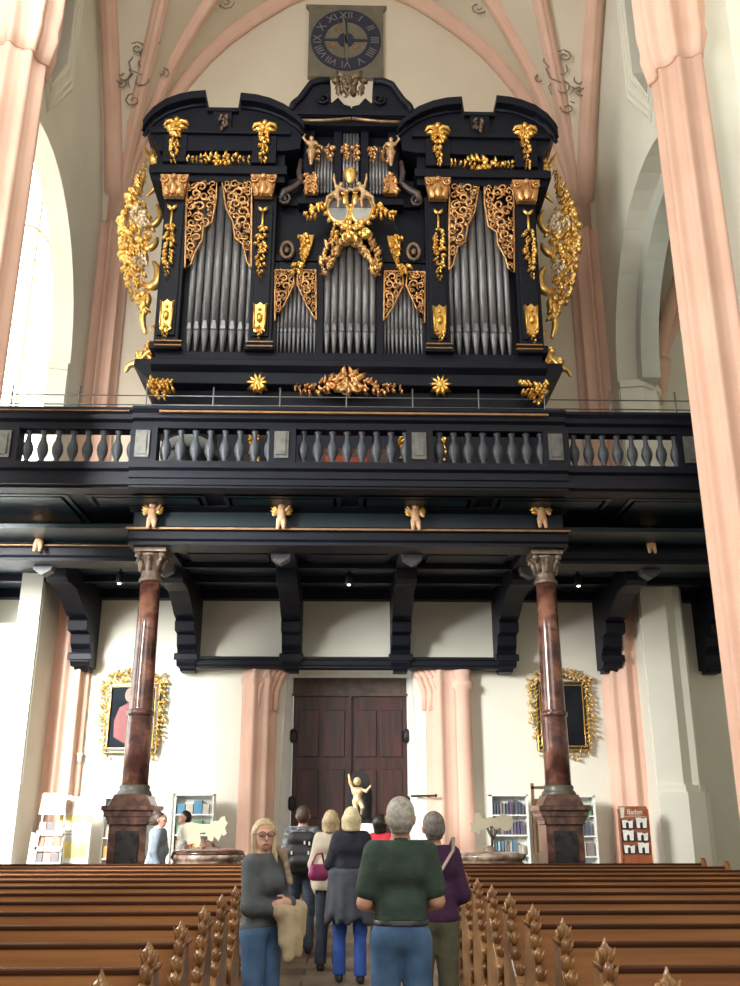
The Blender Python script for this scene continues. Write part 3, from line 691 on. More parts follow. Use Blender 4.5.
# base ornaments on the lower case
both(lambda m:(spine(m,OP([(150,385),(162,384),(175,385)],17.6),[.14,.16,.14],17.6,RG,.09,.1,False),spine(m,OP([(161,388),(162,401)],17.7),[.2,.08],17.7,RG,.08,.08,False)),'gilded_corner_bracket',GOLD)
def rosette(m):
    X,Z=O(258,384,17.85)
    for k in range(10): m.leaf((X,17.85,Z),.26,.08,k*PI/5,.1)
    m.blob((X,17.8,Z),(.12,.1,.14))
both(rosette,'gilded_shell',GOLD)
m=M(); spine(m,OP([(296,390),(310,391),(325,387),(345,382),(365,387),(385,391),(404,390)],17.7),[.08,.13,.16,.3,.16,.13,.08],17.7,RG,.11,.12); spine(m,OP([(349,376),(350,392)],17.65),[.2,.3],17.65,RG,.09,.12); m.build('gilded_scroll_crest',GOLDP,org)
for a in (254,403,441):
    m=M(); spine(m,OP([(a,434),(a+1,462)],17.9),[.12,.10],17.9,RG,.09,.08,False); m.build('gilded_panel_mount',GOLD,org)
# side wings of carved foliage
def wing(m):
    Y=18.6
    spine(m,OP([(140,168),(133,186),(126,202),(122,222),(121,240),(122,262),(125,282),(128,300)],Y),[.05,.13,.17,.22,.2,.18,.15,.07],Y,RG,.10,.14)
    for seg,r in (([(137,146),(142,156),(150,166),(156,160),(152,153)],.07),([(152,168),(156,178),(148,190),(140,196)],.06),([(150,205),(154,216),(148,226),(138,226),(136,216)],.08),
        ([(134,244),(141,250),(148,246),(151,238)],.08),([(147,262),(152,272),(151,284),(143,288),(138,284)],.11),([(136,290),(142,300),(136,318),(139,334)],.08),
        ([(146,326),(150,338),(147,350),(140,358),(133,364),(126,366),(122,372)],.09),([(130,212),(140,222),(148,232)],.07),([(120,258),(118,240),(124,228)],.06)):
        Q=[(v.x,v.z) for v in smooth_path([(x,Y,z) for x,z in OP(seg,Y)])]; n=len(Q); m.tube([(x,Y-.05*math.sin(i/(n-1)*PI),z) for i,(x,z) in enumerate(Q)],[r*.9*(.4+.8*math.sin(PI*(i+.5)/n)) for i in range(n)],7)
    spine(m,OP([(136,205),(138,225),(136,245),(134,262),(135,290)],Y),[.08,.17,.15,.16,.08],Y,RG,.12,.14)
    spine(m,OP([(150,150),(157,160),(152,170)],Y),[.16,.24,.16],Y,RG,.11,.14)
    spine(m,OP([(146,345),(141,360)],Y),[.18,.22],Y,RG,.1,.12,False)
    spine(m,OP([(136,296),(139,316)],Y),[.16,.1],Y,RG,.09,.12,False)
    X,Z=O(137,300,Y); m.blob((X,Y-.1,Z+.1),(.09,.1,.1)); m.blob((X+.02,Y-.08,Z-.15),(.12,.1,.22),)
    for v in m.bm.verts: v.co.x+=.15 if v.co.z>11.2 else .08
BRG=mat('bright_gilding',(.98,.68,.22),(.72,.44,.14),.32,.8,scale=8,bump=.2); both(wing,"gilded_side_wing",BRG)
def wing2(m):
    Y=18.55; spine(m,OP([(130,216),(137,222),(140,232)],Y),[.2,.2,.14],Y-.1,RG,.11,.12,False); spine(m,OP([(133,262),(138,270)],Y),[.13,.1],Y-.1,RG,.11,.12,False)
    for v in m.bm.verts: v.co.x+=.15
both(wing2,'silvered_wing_foliage',PALEG)
# herm figures beside the upper pipes
def human_mini(h=.02,pose=0):
    pr=[((0,0,.92),(0,0,.93),.075,.07),((0,0,.84),(0,0,.88),.035,.035),((-.09,0,.76),(.09,0,.76),.075,.075,(1,1.2,1)),((0,0,.5),(0,0,.72),.09,.09,(1,1.2,1)),
        ((-.06,0,.48),(.06,0,.48),.085,.085)]
    if pose==0: pr+=[((-.14,0,.78),(-.25,-.03,.92),.04,.035),((-.25,-.03,.92),(-.2,0,1.06),.035,.025),((.14,0,.78),(.22,-.06,.62),.04,.035),((0,0,.45),(0,0,.05),.12,.05)]
    else: pr+=[((-.14,0,.78),(-.30,-.05,.98),.045,.035),((-.30,-.05,.98),(-.38,-.05,1.15),.035,.022),((.14,0,.78),(.32,-.08,.72),.045,.035),((.32,-.08,.72),(.42,-.1,.86),.035,.025),
        ((-.07,0,.44),(-.14,-.1,.2),.08,.055),((-.14,-.1,.2),(-.10,.0,-.02),.05,.035),((.07,0,.44),(.22,-.1,.28),.08,.055),((.22,-.1,.28),(.30,.0,.08),.05,.035),((0,-.07,.91),(0,-.085,.91),.018,.014)]
    return net_mesh('figure',*sdf(pr,h,.03))
HM=human_mini(.018,0); PM=human_mini(.018,1)
for sd in (-1,1):
    X,Z=O(311,166,17.85); o=link('herm_figure',HM,mat('dark_gilt_figure',(.40,.23,.15),(.65,.42,.2),.4,.5,scale=7),org); o.location=(X*(1 if sd<0 else -1),17.82,Z); o.scale=(-sd*.75,.75,.8)
both(lambda m:(m.prism(OP([(306,175),(316,175),(318,192),(304,192)],17.85),17.84,17.98,'y'),spine(m,OP([(311,174),(311,191)],17.82),[.14,.17],17.84,RG,.09,.06,False)),'gilded_console',GOLDP)
# crown ornament in the broken pediment
m=M(); spine(m,OP([(350,100),(350,82)],17.7),[.14,.28],17.6,RG,.10,.12)
for sg in (-1,0,1):
    X,Z=O(350+sg*14,84,17.7); m.blob((X,17.6,Z),(.11,.10,.10)); m.leaf((X-sg*.1,17.6,Z-.45),.42,.10,PI/2-sg*.2,.1)
m.build('crown_ornament',mat('old_gilt_brown',(.22,.15,.08),(.10,.07,.05),.45,.5,scale=8),org)
# central coat of arms with two putti
m=M()
for sg in (-1,1):
    X,Z=O(350+sg*12,212,17.6)
    rot=Matrix.Rotation(sg*.18,3,'Y').to_quaternion()
    m.tube([(X+.21*math.cos(a)+sg*.04*math.sin(a),17.55,Z+.30*math.sin(a)) for a in np.linspace(0,2*PI,25)],.055,8,False)
    for k in range(12):
        a=k*PI/6; m.leaf((X+.22*math.cos(a)+sg*.04*math.sin(a),17.6,Z+.30*math.sin(a)),.15,.06,a+.7,.06)
X,Z=O(350,178,17.6); m.lathe([(.03,-.24),(.07,-.2),(.13,-.08),(.16,.06),(.12,.16),(.02,.2)],(X,17.5,Z),10,sy=.7,mod=lambda a,z:1+.12*math.cos(5*a))
for sg in (-1,1):
    x,z=O(350+sg*6,200,17.6); m.blob((x-sg*.02,17.52,z-.05),(.09,.08,.24)); m.spiral((x,17.45,z+.12),.10,1.2,.035,0,sg)
spine(m,OP([(336,228),(344,234),(350,232),(356,234),(366,228)],17.6),[.2,.25,.15,.25,.2],17.6,RG,.12,.1)
m.tube([(x,17.55,z) for x,z in OP([(350,232),(350,222),(354,214)],17.6)],.04,6); m.tube([(x,17.55,z) for x,z in OP([(350,222),(346,214)],17.6)],.04,6)
m.build('coat_of_arms_frame',mat('bright_gilding',(1,1,1)),org)
for sg,cA,cB in ((-1,(.13,.12,.13),(.26,.27,.27)),(1,(.12,.09,.09),(.42,.42,.38))):
    X,Z=O(350+sg*12,212,17.6)
    m=M(); m.prism([(X+.2*math.cos(a)+sg*.04*math.sin(a),Z+.29*math.sin(a)) for a in np.linspace(0,2*PI,25)[:-1]],17.5,17.6,'y'); s=m.build('shield',mat('shield_lower%d'%sg if 0 else ('shield_grey' if sg<0 else 'shield_pale'),cB),org)
    m=M(); m.prism([(X+.19*math.cos(a)+sg*.04*math.sin(a),Z+.28*math.sin(a)) for a in np.linspace(.15,PI-.15,14)],17.48,17.5,'y'); m.build('shield_field',mat('shield_dark_'+('a' if sg<0 else 'b'),cA),s)
for sg in (-1,1):
    X,Z=O(350+sg*21,206,17.5); o=link('putto_figure',PM,mat('flesh_painted_figure',(.48,.30,.19),(.66,.45,.22),.45,.3,scale=6),org); o.location=(X,17.4,Z-.05); o.scale=(-sg*.66,.66,.66); o.rotation_euler=(0,-sg*.45,0)
    m=M(); spine(m,OP([(350+sg*26,208),(350+sg*33,213),(350+sg*43,217)],17.55),[.14,.16,.1],17.55,RG,.09,.1,False); m.build('gilded_trumpet_cloth',GOLD,org)
# red and grey console things behind the balustrade
m=M(); m.box(-.6,.75,16.9,17.6,7.14,8.25); m.prism([(16.9,8.0),(17.6,8.0),(17.6,8.5),(17.3,8.5)],-.6,.75,'x'); tag(m.build('organ_console',mat('console_brown',(.08,.035,.025),rough=.4)),'low brown organ console half hidden behind the middle balusters','console')
m=M(); m.box(-.45,-.05,16.7,16.85,7.75,8.12); m.box(.02,.35,16.72,16.84,7.8,8.1); 
m.box(-.45,.35,16.7,16.8,7.14,7.75); tag(m.build('music_bench',mat('orange_red_cloth',(.55,.12,.05),rough=.8)),'orange-red covered bench seen between the middle balusters','bench')
m=M(); m.lathe([(.62,0),(.60,.12),(.48,.30),(.25,.42),(.02,.46)],(-3.05,16.9,8.1),20,sx=.9); m.lathe([(.3,-.96),(.3,-.02),(.55,0)],(-3.05,16.9,8.1),12); tag(m.build('kettle_drum',mat('pale_drum_cover',(.25,.28,.28),rough=.6)),'pale domed kettledrum cover on the gallery behind the left balusters','drum')
# ================================================================== CLOCK
(cx0,cz1)=at(305,7,21.9); (cx1,cz0)=at(386,80,21.9)
ccx=(at(346,44,21.9))[0]; ccz=(cz0+cz1)/2; hw=1.10; hh=(cz1-cz0)/2
clk=thing('wall_clock','square painted wall clock with dark ring of roman numerals above the organ','clock',(ccx,21.9,ccz))
m=M(); m.prism([(ccx-hw-.10,ccz+hh),(ccx+hw+.10,ccz+hh),(ccx+hw,ccz+hh-.15),(ccx+hw,ccz-hh),(ccx-hw,ccz-hh),(ccx-hw,ccz+hh-.15)],21.80,21.95,'y')
m.build('dial_board',mat('grey_brown_dial',(.20,.175,.13),(.15,.135,.10),.8,scale=3),clk)
RR=1.03; RZ=hh*.84
def ring(m,r0,r1,y0,y1,n=48,zs=1.):
    m.prism([(ccx+r1*math.cos(2*PI*k/n),ccz+zs*r1*math.sin(2*PI*k/n)) for k in range(n)],y0,y1,'y',holes=[[(ccx+r0*math.cos(2*PI*k/n),ccz+zs*r0*math.sin(2*PI*k/n)) for k in range(n)]])
zs=RZ/RR
m=M(); ring(m,.63,RR,21.77,21.80,48,zs); m.build('numeral_ring',mat('navy_ring',(.02,.025,.055),(.03,.035,.06),.6),clk)
m=M(); m.prism([(ccx+.24*math.cos(2*PI*k/24),ccz+.24*zs*math.sin(2*PI*k/24)) for k in range(24)],21.765,21.8,'y')
for a in (0,PI/2,PI,3*PI/2):
    m.prism([(ccx+math.cos(a)*r-math.sin(a)*s,ccz+zs*(math.sin(a)*r+math.cos(a)*s)) for r,s in ((.1,-.05),(.66,-.03),(.66,.03),(.1,.05))],21.775,21.8,'y')
m.build('dial_centre',MATS['navy_ring'],clk)
m=M()
for a,L,wd in ((PI/2+.12,.85,.03),(-PI/2+.05,.75,.045)):
    m.prism([(ccx+math.cos(a)*r-math.sin(a)*s,ccz+zs*(math.sin(a)*r+math.cos(a)*s)) for r,s in ((-.15,-wd),(L*.8,-wd),(L,0),(L*.8,wd),(-.15,wd))],21.745,21.76,'y')
m.build('clock_hand',MATS['grey_brown_dial'],clk)
def text_mesh(s,size,ext=.004,font_align='CENTER'):
    c=bpy.data.curves.new('lettering','FONT'); c.body=s; c.size=size; c.extrude=ext; c.align_x=font_align; c.align_y='CENTER'
    o=bpy.data.objects.new('lettering',c); C.objects.link(o); bpy.context.view_layer.update()
    me=bpy.data.meshes.new_from_object(o.evaluated_get(bpy.context.evaluated_depsgraph_get())); bpy.data.objects.remove(o); return me
for k,s in enumerate(['XII','I','II','III','IIII','V','VI','VII','VIII','IX','X','XI']):
    a=PI/2-k*PI/6; me=text_mesh(s,.34); o=link('roman_numeral',me,mat('numeral_grey',(.22,.21,.19),rough=.7),clk)
    o.matrix_basis=Matrix.Translation((ccx+.83*math.cos(a),21.765,ccz+.83*zs*math.sin(a)))@Matrix.Rotation(-(a-PI/2),4,'Y')@Matrix.Rotation(PI/2,4,'X')
for (x,z,r) in ((-.38,-.22,.09),(.3,-.25,.08),(-.25,.35,.08)):
    m=M()
    for k in range(5): m.leaf((ccx+x,21.79,ccz+z),r*1.5,r*.4,k*1.257,.02)
    m.build('painted_flower',mat('orange_paint',(.45,.20,.07),(.15,.1,.08),.8),clk)
# ================================================================== PEWS
def pew(sd,length):
    t=thing('church_pew','x','pew')
    L=length
    def X(a,b): return (min(sd*a,sd*b),max(sd*a,sd*b))
    a,b=X(.06,L)
    m=M(); m.prism([(-.03,.44),(.03,.44),(.125,.93),(.085,.93)],a,b,'x'); m.build('backrest',WOODB,t,False)
    m=M(); m.prism([(.072,.928),(.14,.92),(.15,.935),(.145,.952),(.08,.955),(.068,.95)],a,b,'x'); m.build('top_rail',WOODD,t,False,bev=.008)
    m=M(); m.prism([(-.36,.43),(.04,.41),(.04,.45),(-.36,.47),(-.385,.45)],a,b,'x'); m.prism([(-.02,.1),(.02,.1),(.02,.42),(-.02,.42)],a,b,'x'); m.build('seat',WOODB,t,False)
    m=M(); m.prism([(.14,.80),(.34,.76),(.35,.79),(.14,.83)],a,b,'x'); m.build('book_ledge',WOODB,t,False)
    m=M(); m.prism([(.24,.12),(.39,.08),(.39,.12),(.24,.16)],a,b,'x'); m.build('kneeler',WOODD,t,False)
    prof=[(-.40,0),(-.36,.10),(-.40,.22),(-.33,.34),(-.38,.46),(-.30,.56),(-.20,.62),(-.10,.68),(-.08,.78),(-.02,.84),(.0,.92),(.03,.99),(.08,1.03),(.13,.99),(.16,.90),(.20,.80),(.22,.60),(.26,.40),(.24,.15),(.30,0)]
    a,b=X(-.0,.07)
    m=M(); m.prism(prof,a,b,'x'); e=m.build('pew_end',WOODE,t,False,bev=.012)
    m=M(); rg=random.Random(3); fx=sd*.035
    edge=[(-.42,.05),(-.40,.2),(-.38,.35),(-.38,.48),(-.28,.60),(-.14,.68),(-.09,.78),(-.04,.86),(-.02,.94),(.02,1.01)]
    for i,(y,z) in enumerate(edge):
        m.blob((fx+rg.uniform(-.01,.01),y,z),(.030+.008*(i%2),.03,.06),mi=0)
        for sg in (-1,1): m.leaf((fx+sg*.012,y-.015,z-.03),.075,.016,PI/2-sg*rg.uniform(.1,.45),.02)
    m.leaf((fx,.03,.98),.11,.028,PI/2,.03)
    m.leaf((fx-sd*.01,.02,.94),.085,.022,PI/2+sd*.9,.03)
    m.blob((fx,.03,.99),(.03,.045,.05)); m.build('carved_edge',WOODE,e,False)
    a,b=X(L,L+.06); m=M(); m.prism(prof,a,b,'x'); m.build('pew_end',WOODE,t,False)
    return t
def copy_tree(o,par=None):
    c=o.copy(); C.objects.link(c)
    if par: c.parent=par
    for ch in list(o.children): copy_tree(ch,c)
    return c
ORD=['nearest','second nearest','third','fourth','fifth','sixth','seventh','eighth','ninth','tenth','eleventh','twelfth','farthest']
for sd,L,x0,nm in ((-1,4.6,-.90,'left'),(1,4.2,1.22,'right')):
    p0=pew(sd,L)
    for k in range(13):
        p=p0 if k==0 else copy_tree(p0)
        p.location=(x0,4.02+.93*k,0)
        row='%s row'%ORD[k] if k in (0,1,12) else '%s row from the camera'%ORD[k]
        p['label']='brown wooden pew, %s of the block %s of the aisle'%(row,nm); p['group']='pews %s of the aisle'%nm
for sd,x0,x1 in ((-1,-6.0,-.86),(1,1.18,5.9)):
    m=M(); m.box(x0,x1,3.3,15.75,.0,.0+.02) ; struct('floor_pew_platform',m,mat('pew_platform_wood',(.16,.08,.04),(.10,.05,.025),.6,scale=2,stretch=(.5,7,1)))
# ================================================================== FONTS, SHELVES, RACKS
def font(X,Y,lab):
    t=thing('holy_water_font',lab,'font',(X,Y,0),group='stone fonts behind the pews')
    m=M(); m.lathe([(.34,0),(.34,.1),(.2,.2),(.16,.5),(.24,.66),(.30,.72)],n=20); m.build('foot',MARG,t,False)
    m=M(); m.lathe([(.28,.72),(.5,.80),(.56,.90),(.52,.94),(.58,.98),(.60,1.03),(.57,1.06),(.50,1.06)],n=40,mod=lambda a,z:1+(.05*abs(math.sin(6*a)) if .74<z<.93 else 0)); m.build('basin',MARG,t,False)
    return t
f1=font(-2.22,16.3,'round brown stone font with moulded lid left of the aisle'); m=M(); m.lathe([(.58,1.06),(.56,1.10),(.40,1.13),(.12,1.17),(.06,1.24),(.02,1.26)],n=36); m.build('lid',MARD,f1,False)
f2=font(2.33,16.3,'round grey-brown ribbed stone font right of the aisle'); m=M(); m.lathe([(.54,1.05),(.45,1.08),(.1,1.10),(.08,1.16),(.03,1.18)],n=36); m.build('lid',MARG,f2,False)
for base,pts,trunk,nm,lab in ((-2.22,[(183,826),(186,823),(192,822),(200,824),(210,824),(214,821),(219,821),(221,817),(225,816),(226,821),(228,823),(225,828),(227,833),(224,836),(222,834),(219,841),(214,837),(212,843),(209,849),(206,847),(208,838),(205,832),(200,833),(201,840),(199,849),(195,849),(195,843),(188,845),(187,841),(182,838),(181,832)],None,'bird_cutout','beige cut-out board shaped like a branching tree standing on left font lid'),
    (2.33,[(470,831),(472,828),(470,823),(474,824),(475,814),(479,812),(481,816),(485,819),(490,817),(495,818),(499,816),(503,813),(506,815),(512,816),(513,823),(510,830),(505,831),(500,828),(495,829),(488,828),(481,829),(479,835),(475,832)],1,'tree_cutout','pale cloud-shaped cut-out tree board standing on right font')):
    Y=16.3; P=OP(pts,Y)
    t=thing('tree_cutout',lab,'decoration',(base,Y,1.17))
    m=M(); m.prism(P,Y-.012,Y+.012,'y'); m.build('cut_board',CARD,t)
    m=M()
    if trunk:
        for seg in ([(492,849),(492,838),(487,828)],[(492,840),(497,830)],[(492,838),(491,826)]): m.tube([(x,Y-.02,z) for x,z in OP(seg,Y)],.022,6)
    else:
        m.tube([(x,Y-.01,z) for x,z in OP([(205,853),(205,845),(203,838)],Y)],.03,6); m.tube([(x,Y-.01,z) for x,z in OP([(205,847),(208,840)],Y)],.02,6)
    m.build('trunk',mat('dark_branch',(.07,.05,.035),rough=.7),t)
BOOKC=[(.10,.12,.16),(.45,.10,.06),(.08,.25,.40),(.10,.28,.15),(.55,.5,.42),(.25,.22,.22),(.6,.35,.1),(.15,.10,.2)]
BM=[mat('book_cover_%s'%n,c,rough=.5) for n,c in zip(('slate','red','blue','green','cream','grey','orange','purple'),BOOKC)]
rb=random.Random(8)
def bookcase(px0,px1,ztop,Y,lab,where,shelves,pal,nb=8,skip=()):
    x0,_=at(px0,840,Y); x1,_=at(px1,840,Y)
    t=thing('bookcase',lab,'bookcase',((x0+x1)/2,Y,0),group='white bookcases by the church wall')
    m=M(); m.box(x0,x1,Y+.28,Y+.3,0,ztop); m.build('back_panel',WHITE,t)
    for x in (x0,x1-.035):
        m=M(); m.box(x,x+.035,Y,Y+.28,0,ztop); m.build('side_panel',WHITE,t)
    m=M(); m.box(x0,x1,Y,Y+.3,ztop-.035,ztop); m.build('top_panel',WHITE,t)
    zz=[ztop-.41*(k+1) for k in range(shelves)]
    for i,z in enumerate(zz):
        m=M(); m.box(x0+.035,x1-.035,Y+.01,Y+.28,z-.03,z); m.build('shelf',WHITE,t)
        x=x0+.06; 
        while x<x1-.12:
            w_=rb.uniform(.035,.06) if nb>6 else rb.uniform(.12,.2); h_=rb.uniform(.2,.3)
            if rb.random()<.92 and x+w_<x1-.05:
                m=M(); m.box(x,x+w_,Y+.04+rb.uniform(0,.03),Y+.24,z,z+h_); m.box(x+.006,x+w_-.006,Y+.10,Y+.235,z+.008,z+h_-.003)
                c=pal[i%len(pal)]; c=c[rb.randrange(len(c))]
                o=m.build('book',BM[c])
                tag(o,'%s book among others on %s shelf of the %s'%(['slate','red','blue','green','cream','grey','orange','purple'][c],['the top','the second','the third','the fourth','the lowest'][i],where),'book','books in the %s'%where)
            x+=w_+rb.uniform(.008,.03)
bookcase(101,150,2.02,21.35,'white bookcase standing behind the left marble column','bookcase behind the left column',4,[(0,4,5),(4,3),(4,6,2),(6,1)],5)
bookcase(172,212,2.08,21.3,'white bookcase with mixed bright books left of the church door','bookcase left of the door',4,[(4,2,4),(3,4,3),(1,6,1),(4,1)],5)
bookcase(492,530,2.07,21.3,'white bookcase with rows of dark booklets right of the door','bookcase right of the door',4,[(0,5,7),(5,7,0),(2,5,4),(2,0)],8)
bookcase(557,598,2.05,21.3,'white bookcase standing behind the right marble column','bookcase behind the right column',4,[(0,5,3),(5,3,0),(6,5,4),(2,4)],5)
x0,_=at(152,840,21.4); x1,_=at(170,840,21.4)
t=thing('white_cabinet','plain white tall cabinet between the two bookcases left of the door','cabinet',((x0+x1)/2,21.4,0))
m=M(); m.box(x0,x1,21.4,21.8,0,2.1); m.build('body',WHITE,t,bev=.01); m=M(); m.box(x0+.02,x1-.02,21.375,21.4,.05,2.06); d_=m.build('door',WHITE,t,bev=.008)
m=M(); m.box(x1-.08,x1-.05,21.35,21.375,1.0,1.12); m.build('handle',IRON,d_)
x0,_=at(533,820,21.2); x1,_=at(556,820,21.2)
t=thing('framed_board','brown wood framed notice board behind the right column pedestal','board',((x0+x1)/2,21.2,0))
FRM=mat('brown_frame_wood',(.20,.11,.06),(.14,.075,.04),.5)
m=M(); m.box(x0,x1,21.22,21.28,.9,1.82); m.build('board_panel',mat('khaki_board',(.30,.25,.15),rough=.8),t)
m=M(); m.box(x0,x1,21.18,21.22,1.62,1.98); m.box(x0+.08,x1-.08,21.16,21.18,1.68,1.92); m.build('framed_sign',FRM,t)
for a in (x0,x1-.05):
    m=M(); m.box(a,a+.05,21.17,21.29,0,2.3 if a==x0 else 2.15); m.build('post',FRM,t)
m=M(); m.box(x0,x1,21.17,21.25,2.18,2.24); m.build('rail',FRM,t)
# brochure racks and poster
def txt(s,size,mt,loc,par,name='lettering',lab=None):
    o=link(name,text_mesh(s,size,.002),mt,par,False); o.matrix_basis=Matrix.Translation(loc)@Matrix.Rotation(PI/2,4,'X'); return o
xc=at(52,830,20.6)[0]
t=thing('brochure_rack','white wire brochure rack with grey and red leaflets left of yellow poster','rack',(xc,20.6,0))
WIRE=mat('white_wire',(.85,.85,.83),rough=.4)
for sx in (-.26,.26):
    m=M(); m.tube([(sx,.1,0),(sx*.85,0,2.0)],.018,6); m.tube([(sx,-.25,0),(sx*.95,0,1.4)],.016,6); m.build('post',WIRE,t,False)
m=M(); m.prism([(-.30,1.66),(.22,1.66),(.25,2.08),(-.25,2.08)],-.03,-.005,'y'); m.build('sign_board',mat('pale_pink_sign',(.78,.70,.66),rough=.7),t,False)
LETR=mat('faded_red_lettering',(.62,.30,.26),rough=.7)
m=M()
for (xa,xb,z) in ((-.14,.12,1.93),(-.11,.10,1.88),(-.12,.1,1.80),(-.09,.05,1.75)): m.box(xa,xb,-.035,-.03,z,z+.022)
m.build('printed_lines',LETR,t,False)
LM=[mat('leaflet_grey',(.30,.29,.29)),mat('leaflet_red',(.62,.18,.12)),mat('leaflet_dark',(.14,.13,.14)),mat('leaflet_pale',(.6,.56,.5))]
for i,z in enumerate((1.28,.98,.68,.38)):
    m=M(); m.box(-.27,.25,-.12-.03*i,-.02,z-.02,z); m.box(-.27,.25,-.13-.03*i,-.12-.03*i,z,z+.07); m.build('rack_tray',WIRE,t,False)
    for k in range(3):
        m=M(); m.prism([(-.10-.03*i,z),(-.085-.03*i,z),(-.03-.03*i,z+.24),(-.045-.03*i,z+.24)],-.25+.165*k,-.25+.165*k+.14,'x'); o=m.build('leaflet',LM[(i+k*2)%4],None); o.location=(xc,20.6,0)
        tag(o,'%s leaflet in the %s tray of the white wire rack, %s'%(['grey','red','dark','pale'][(i+k*2)%4],['top','second','third','lowest'][i],['left stack','middle stack','right stack'][k]),'leaflet','leaflets in the white wire rack')
m=M(); m.prism([(-.40,.62),(-.24,.66),(-.20,1.28),(-.36,1.32)],-.16,-.145,'y'); o=m.build('white_paper_sheet',mat('white_sheet',(.9,.9,.88))); o.location=(xc,20.6,0); tag(o,'bright white sheet hanging on the left side of the wire rack','paper')
xc=at(75,830,20.9)[0]
t=thing('poster_stand','tall yellow and white poster stand with two small faces on top','poster',(xc,20.9,0))
m=M(); m.box(-.33,.33,-.02,.02,0,1.62); m.box(-.2,-.15,0,.35,0,.03); m.box(.15,.2,0,.35,0,.03); m.build('banner_board',mat('banner_white',(.78,.77,.70),rough=.6),t,False)
m=M(); m.box(-.33,.33,-.026,-.02,1.5,1.66); m.box(-.26,.3,-.026,-.02,.82,1.12); m.build('yellow_field',mat('banner_yellow',(.80,.66,.16),(.80,.70,.30),.6),t,False)
m=M(); m.prism([(-.30,1.66),(-.32,1.85),(-.24,2.0),(-.16,2.05),(-.05,2.0),(.1,2.02),(.2,2.05),(.32,1.95),(.33,1.66)],-.02,.02,'y'); m.build('photo_header',mat('banner_grey',(.72,.70,.68),rough=.6),t,False)
for (x,z,r) in ((-.2,1.82,.11),(.2,1.9,.07)):
    m=M(); m.prism([(x+r*math.cos(a),z+1.25*r*math.sin(a)) for a in np.linspace(0,2*PI,17)[:-1]],-.024,-.02,'y'); m.build('pictured_face',mat('printed_face',(.65,.42,.33),(.45,.27,.2),.6),t,False)
m=M()
for (xa,xb,z) in ((-.25,-.2,1.42),(-.1,.0,1.42),(.04,.1,1.42),(.24,.28,1.42),(-.2,.1,1.32),(-.2,.05,1.26),(-.22,.15,.7),(-.22,.1,.6),(-.22,.18,.5)): m.box(xa,xb,-.025,-.02,z,z+.025)
m.build('printed_lines',mat('print_grey',(.45,.44,.42)),t,False)
xc=at(635,835,20.3)[0]
t=thing('brochure_stand','dark red brochure stand with six white map pockets by the right pier','rack',(xc,20.3,0))
m=M(); m.box(-.29,.29,0,.05,.1,1.82); m.box(-.32,.32,-.15,.2,0,.1); m.box(-.31,-.29,-.03,.06,.1,1.77); m.box(.29,.31,-.03,.06,.1,1.77); m.build('panel',mat('russet_panel',(.30,.075,.035),(.36,.13,.06),.4),t,False)
m=M(); m.prism([(-.28,1.58),(-.20,1.60),(-.17,1.80),(-.28,1.80)],-.006,0,'y'); m.prism([(-.28,.12),(-.18,.12),(-.28,.36)],-.006,0,'y'); m.build('pale_printed_corner',mat('pale_print',(.75,.72,.60)),t,False)
txt('Baden',.13,mat('white_lettering',(.9,.88,.8)),(.03,-.012,1.71),t)
m=M(); m.box(-.1,.15,-.01,-.004,1.645,1.655); m.box(-.24,.26,-.01,-.004,1.615,1.622); m.box(-.1,.18,-.01,-.004,.38,.40); m.build('printed_lines',mat('pale_print',(1,1,1)),t,False)
POC=mat('dark_pocket',(.03,.02,.02),rough=.4); MAPW=mat('white_map_card',(.86,.86,.84))
for i,z in enumerate((1.40,1.16,.92)):
    for k,x in enumerate((-.145,.145)):
        m=M(); m.box(x-.125,x+.125,-.03,-.0,z-.015,z+.15); p=m.build('pocket',POC,t,False)
        big=(i+k)%2==1
        h=.20 if (k==1 and i!=1) or (k==0 and i==1) else .15
        m=M(); m.prism([(x-.10,z),(x-.035,z),(x-.035,z+.09),(x+.005,z+.12),(x+.025,z+.09),(x+.025,z),(x+.10,z),(x+.115,z+h),(x+.03,z+h-.02),(x-.01,z+h),(x-.11,z+h)],-.04,-.031,'y')
        o=m.build('map_card',MAPW); o.location=(xc,20.3,0)
        tag(o,'white card in the %s %s pocket of the dark red stand'%(['upper','middle','lower'][i],['left','right'][k]),'card','cards in the dark red stand')
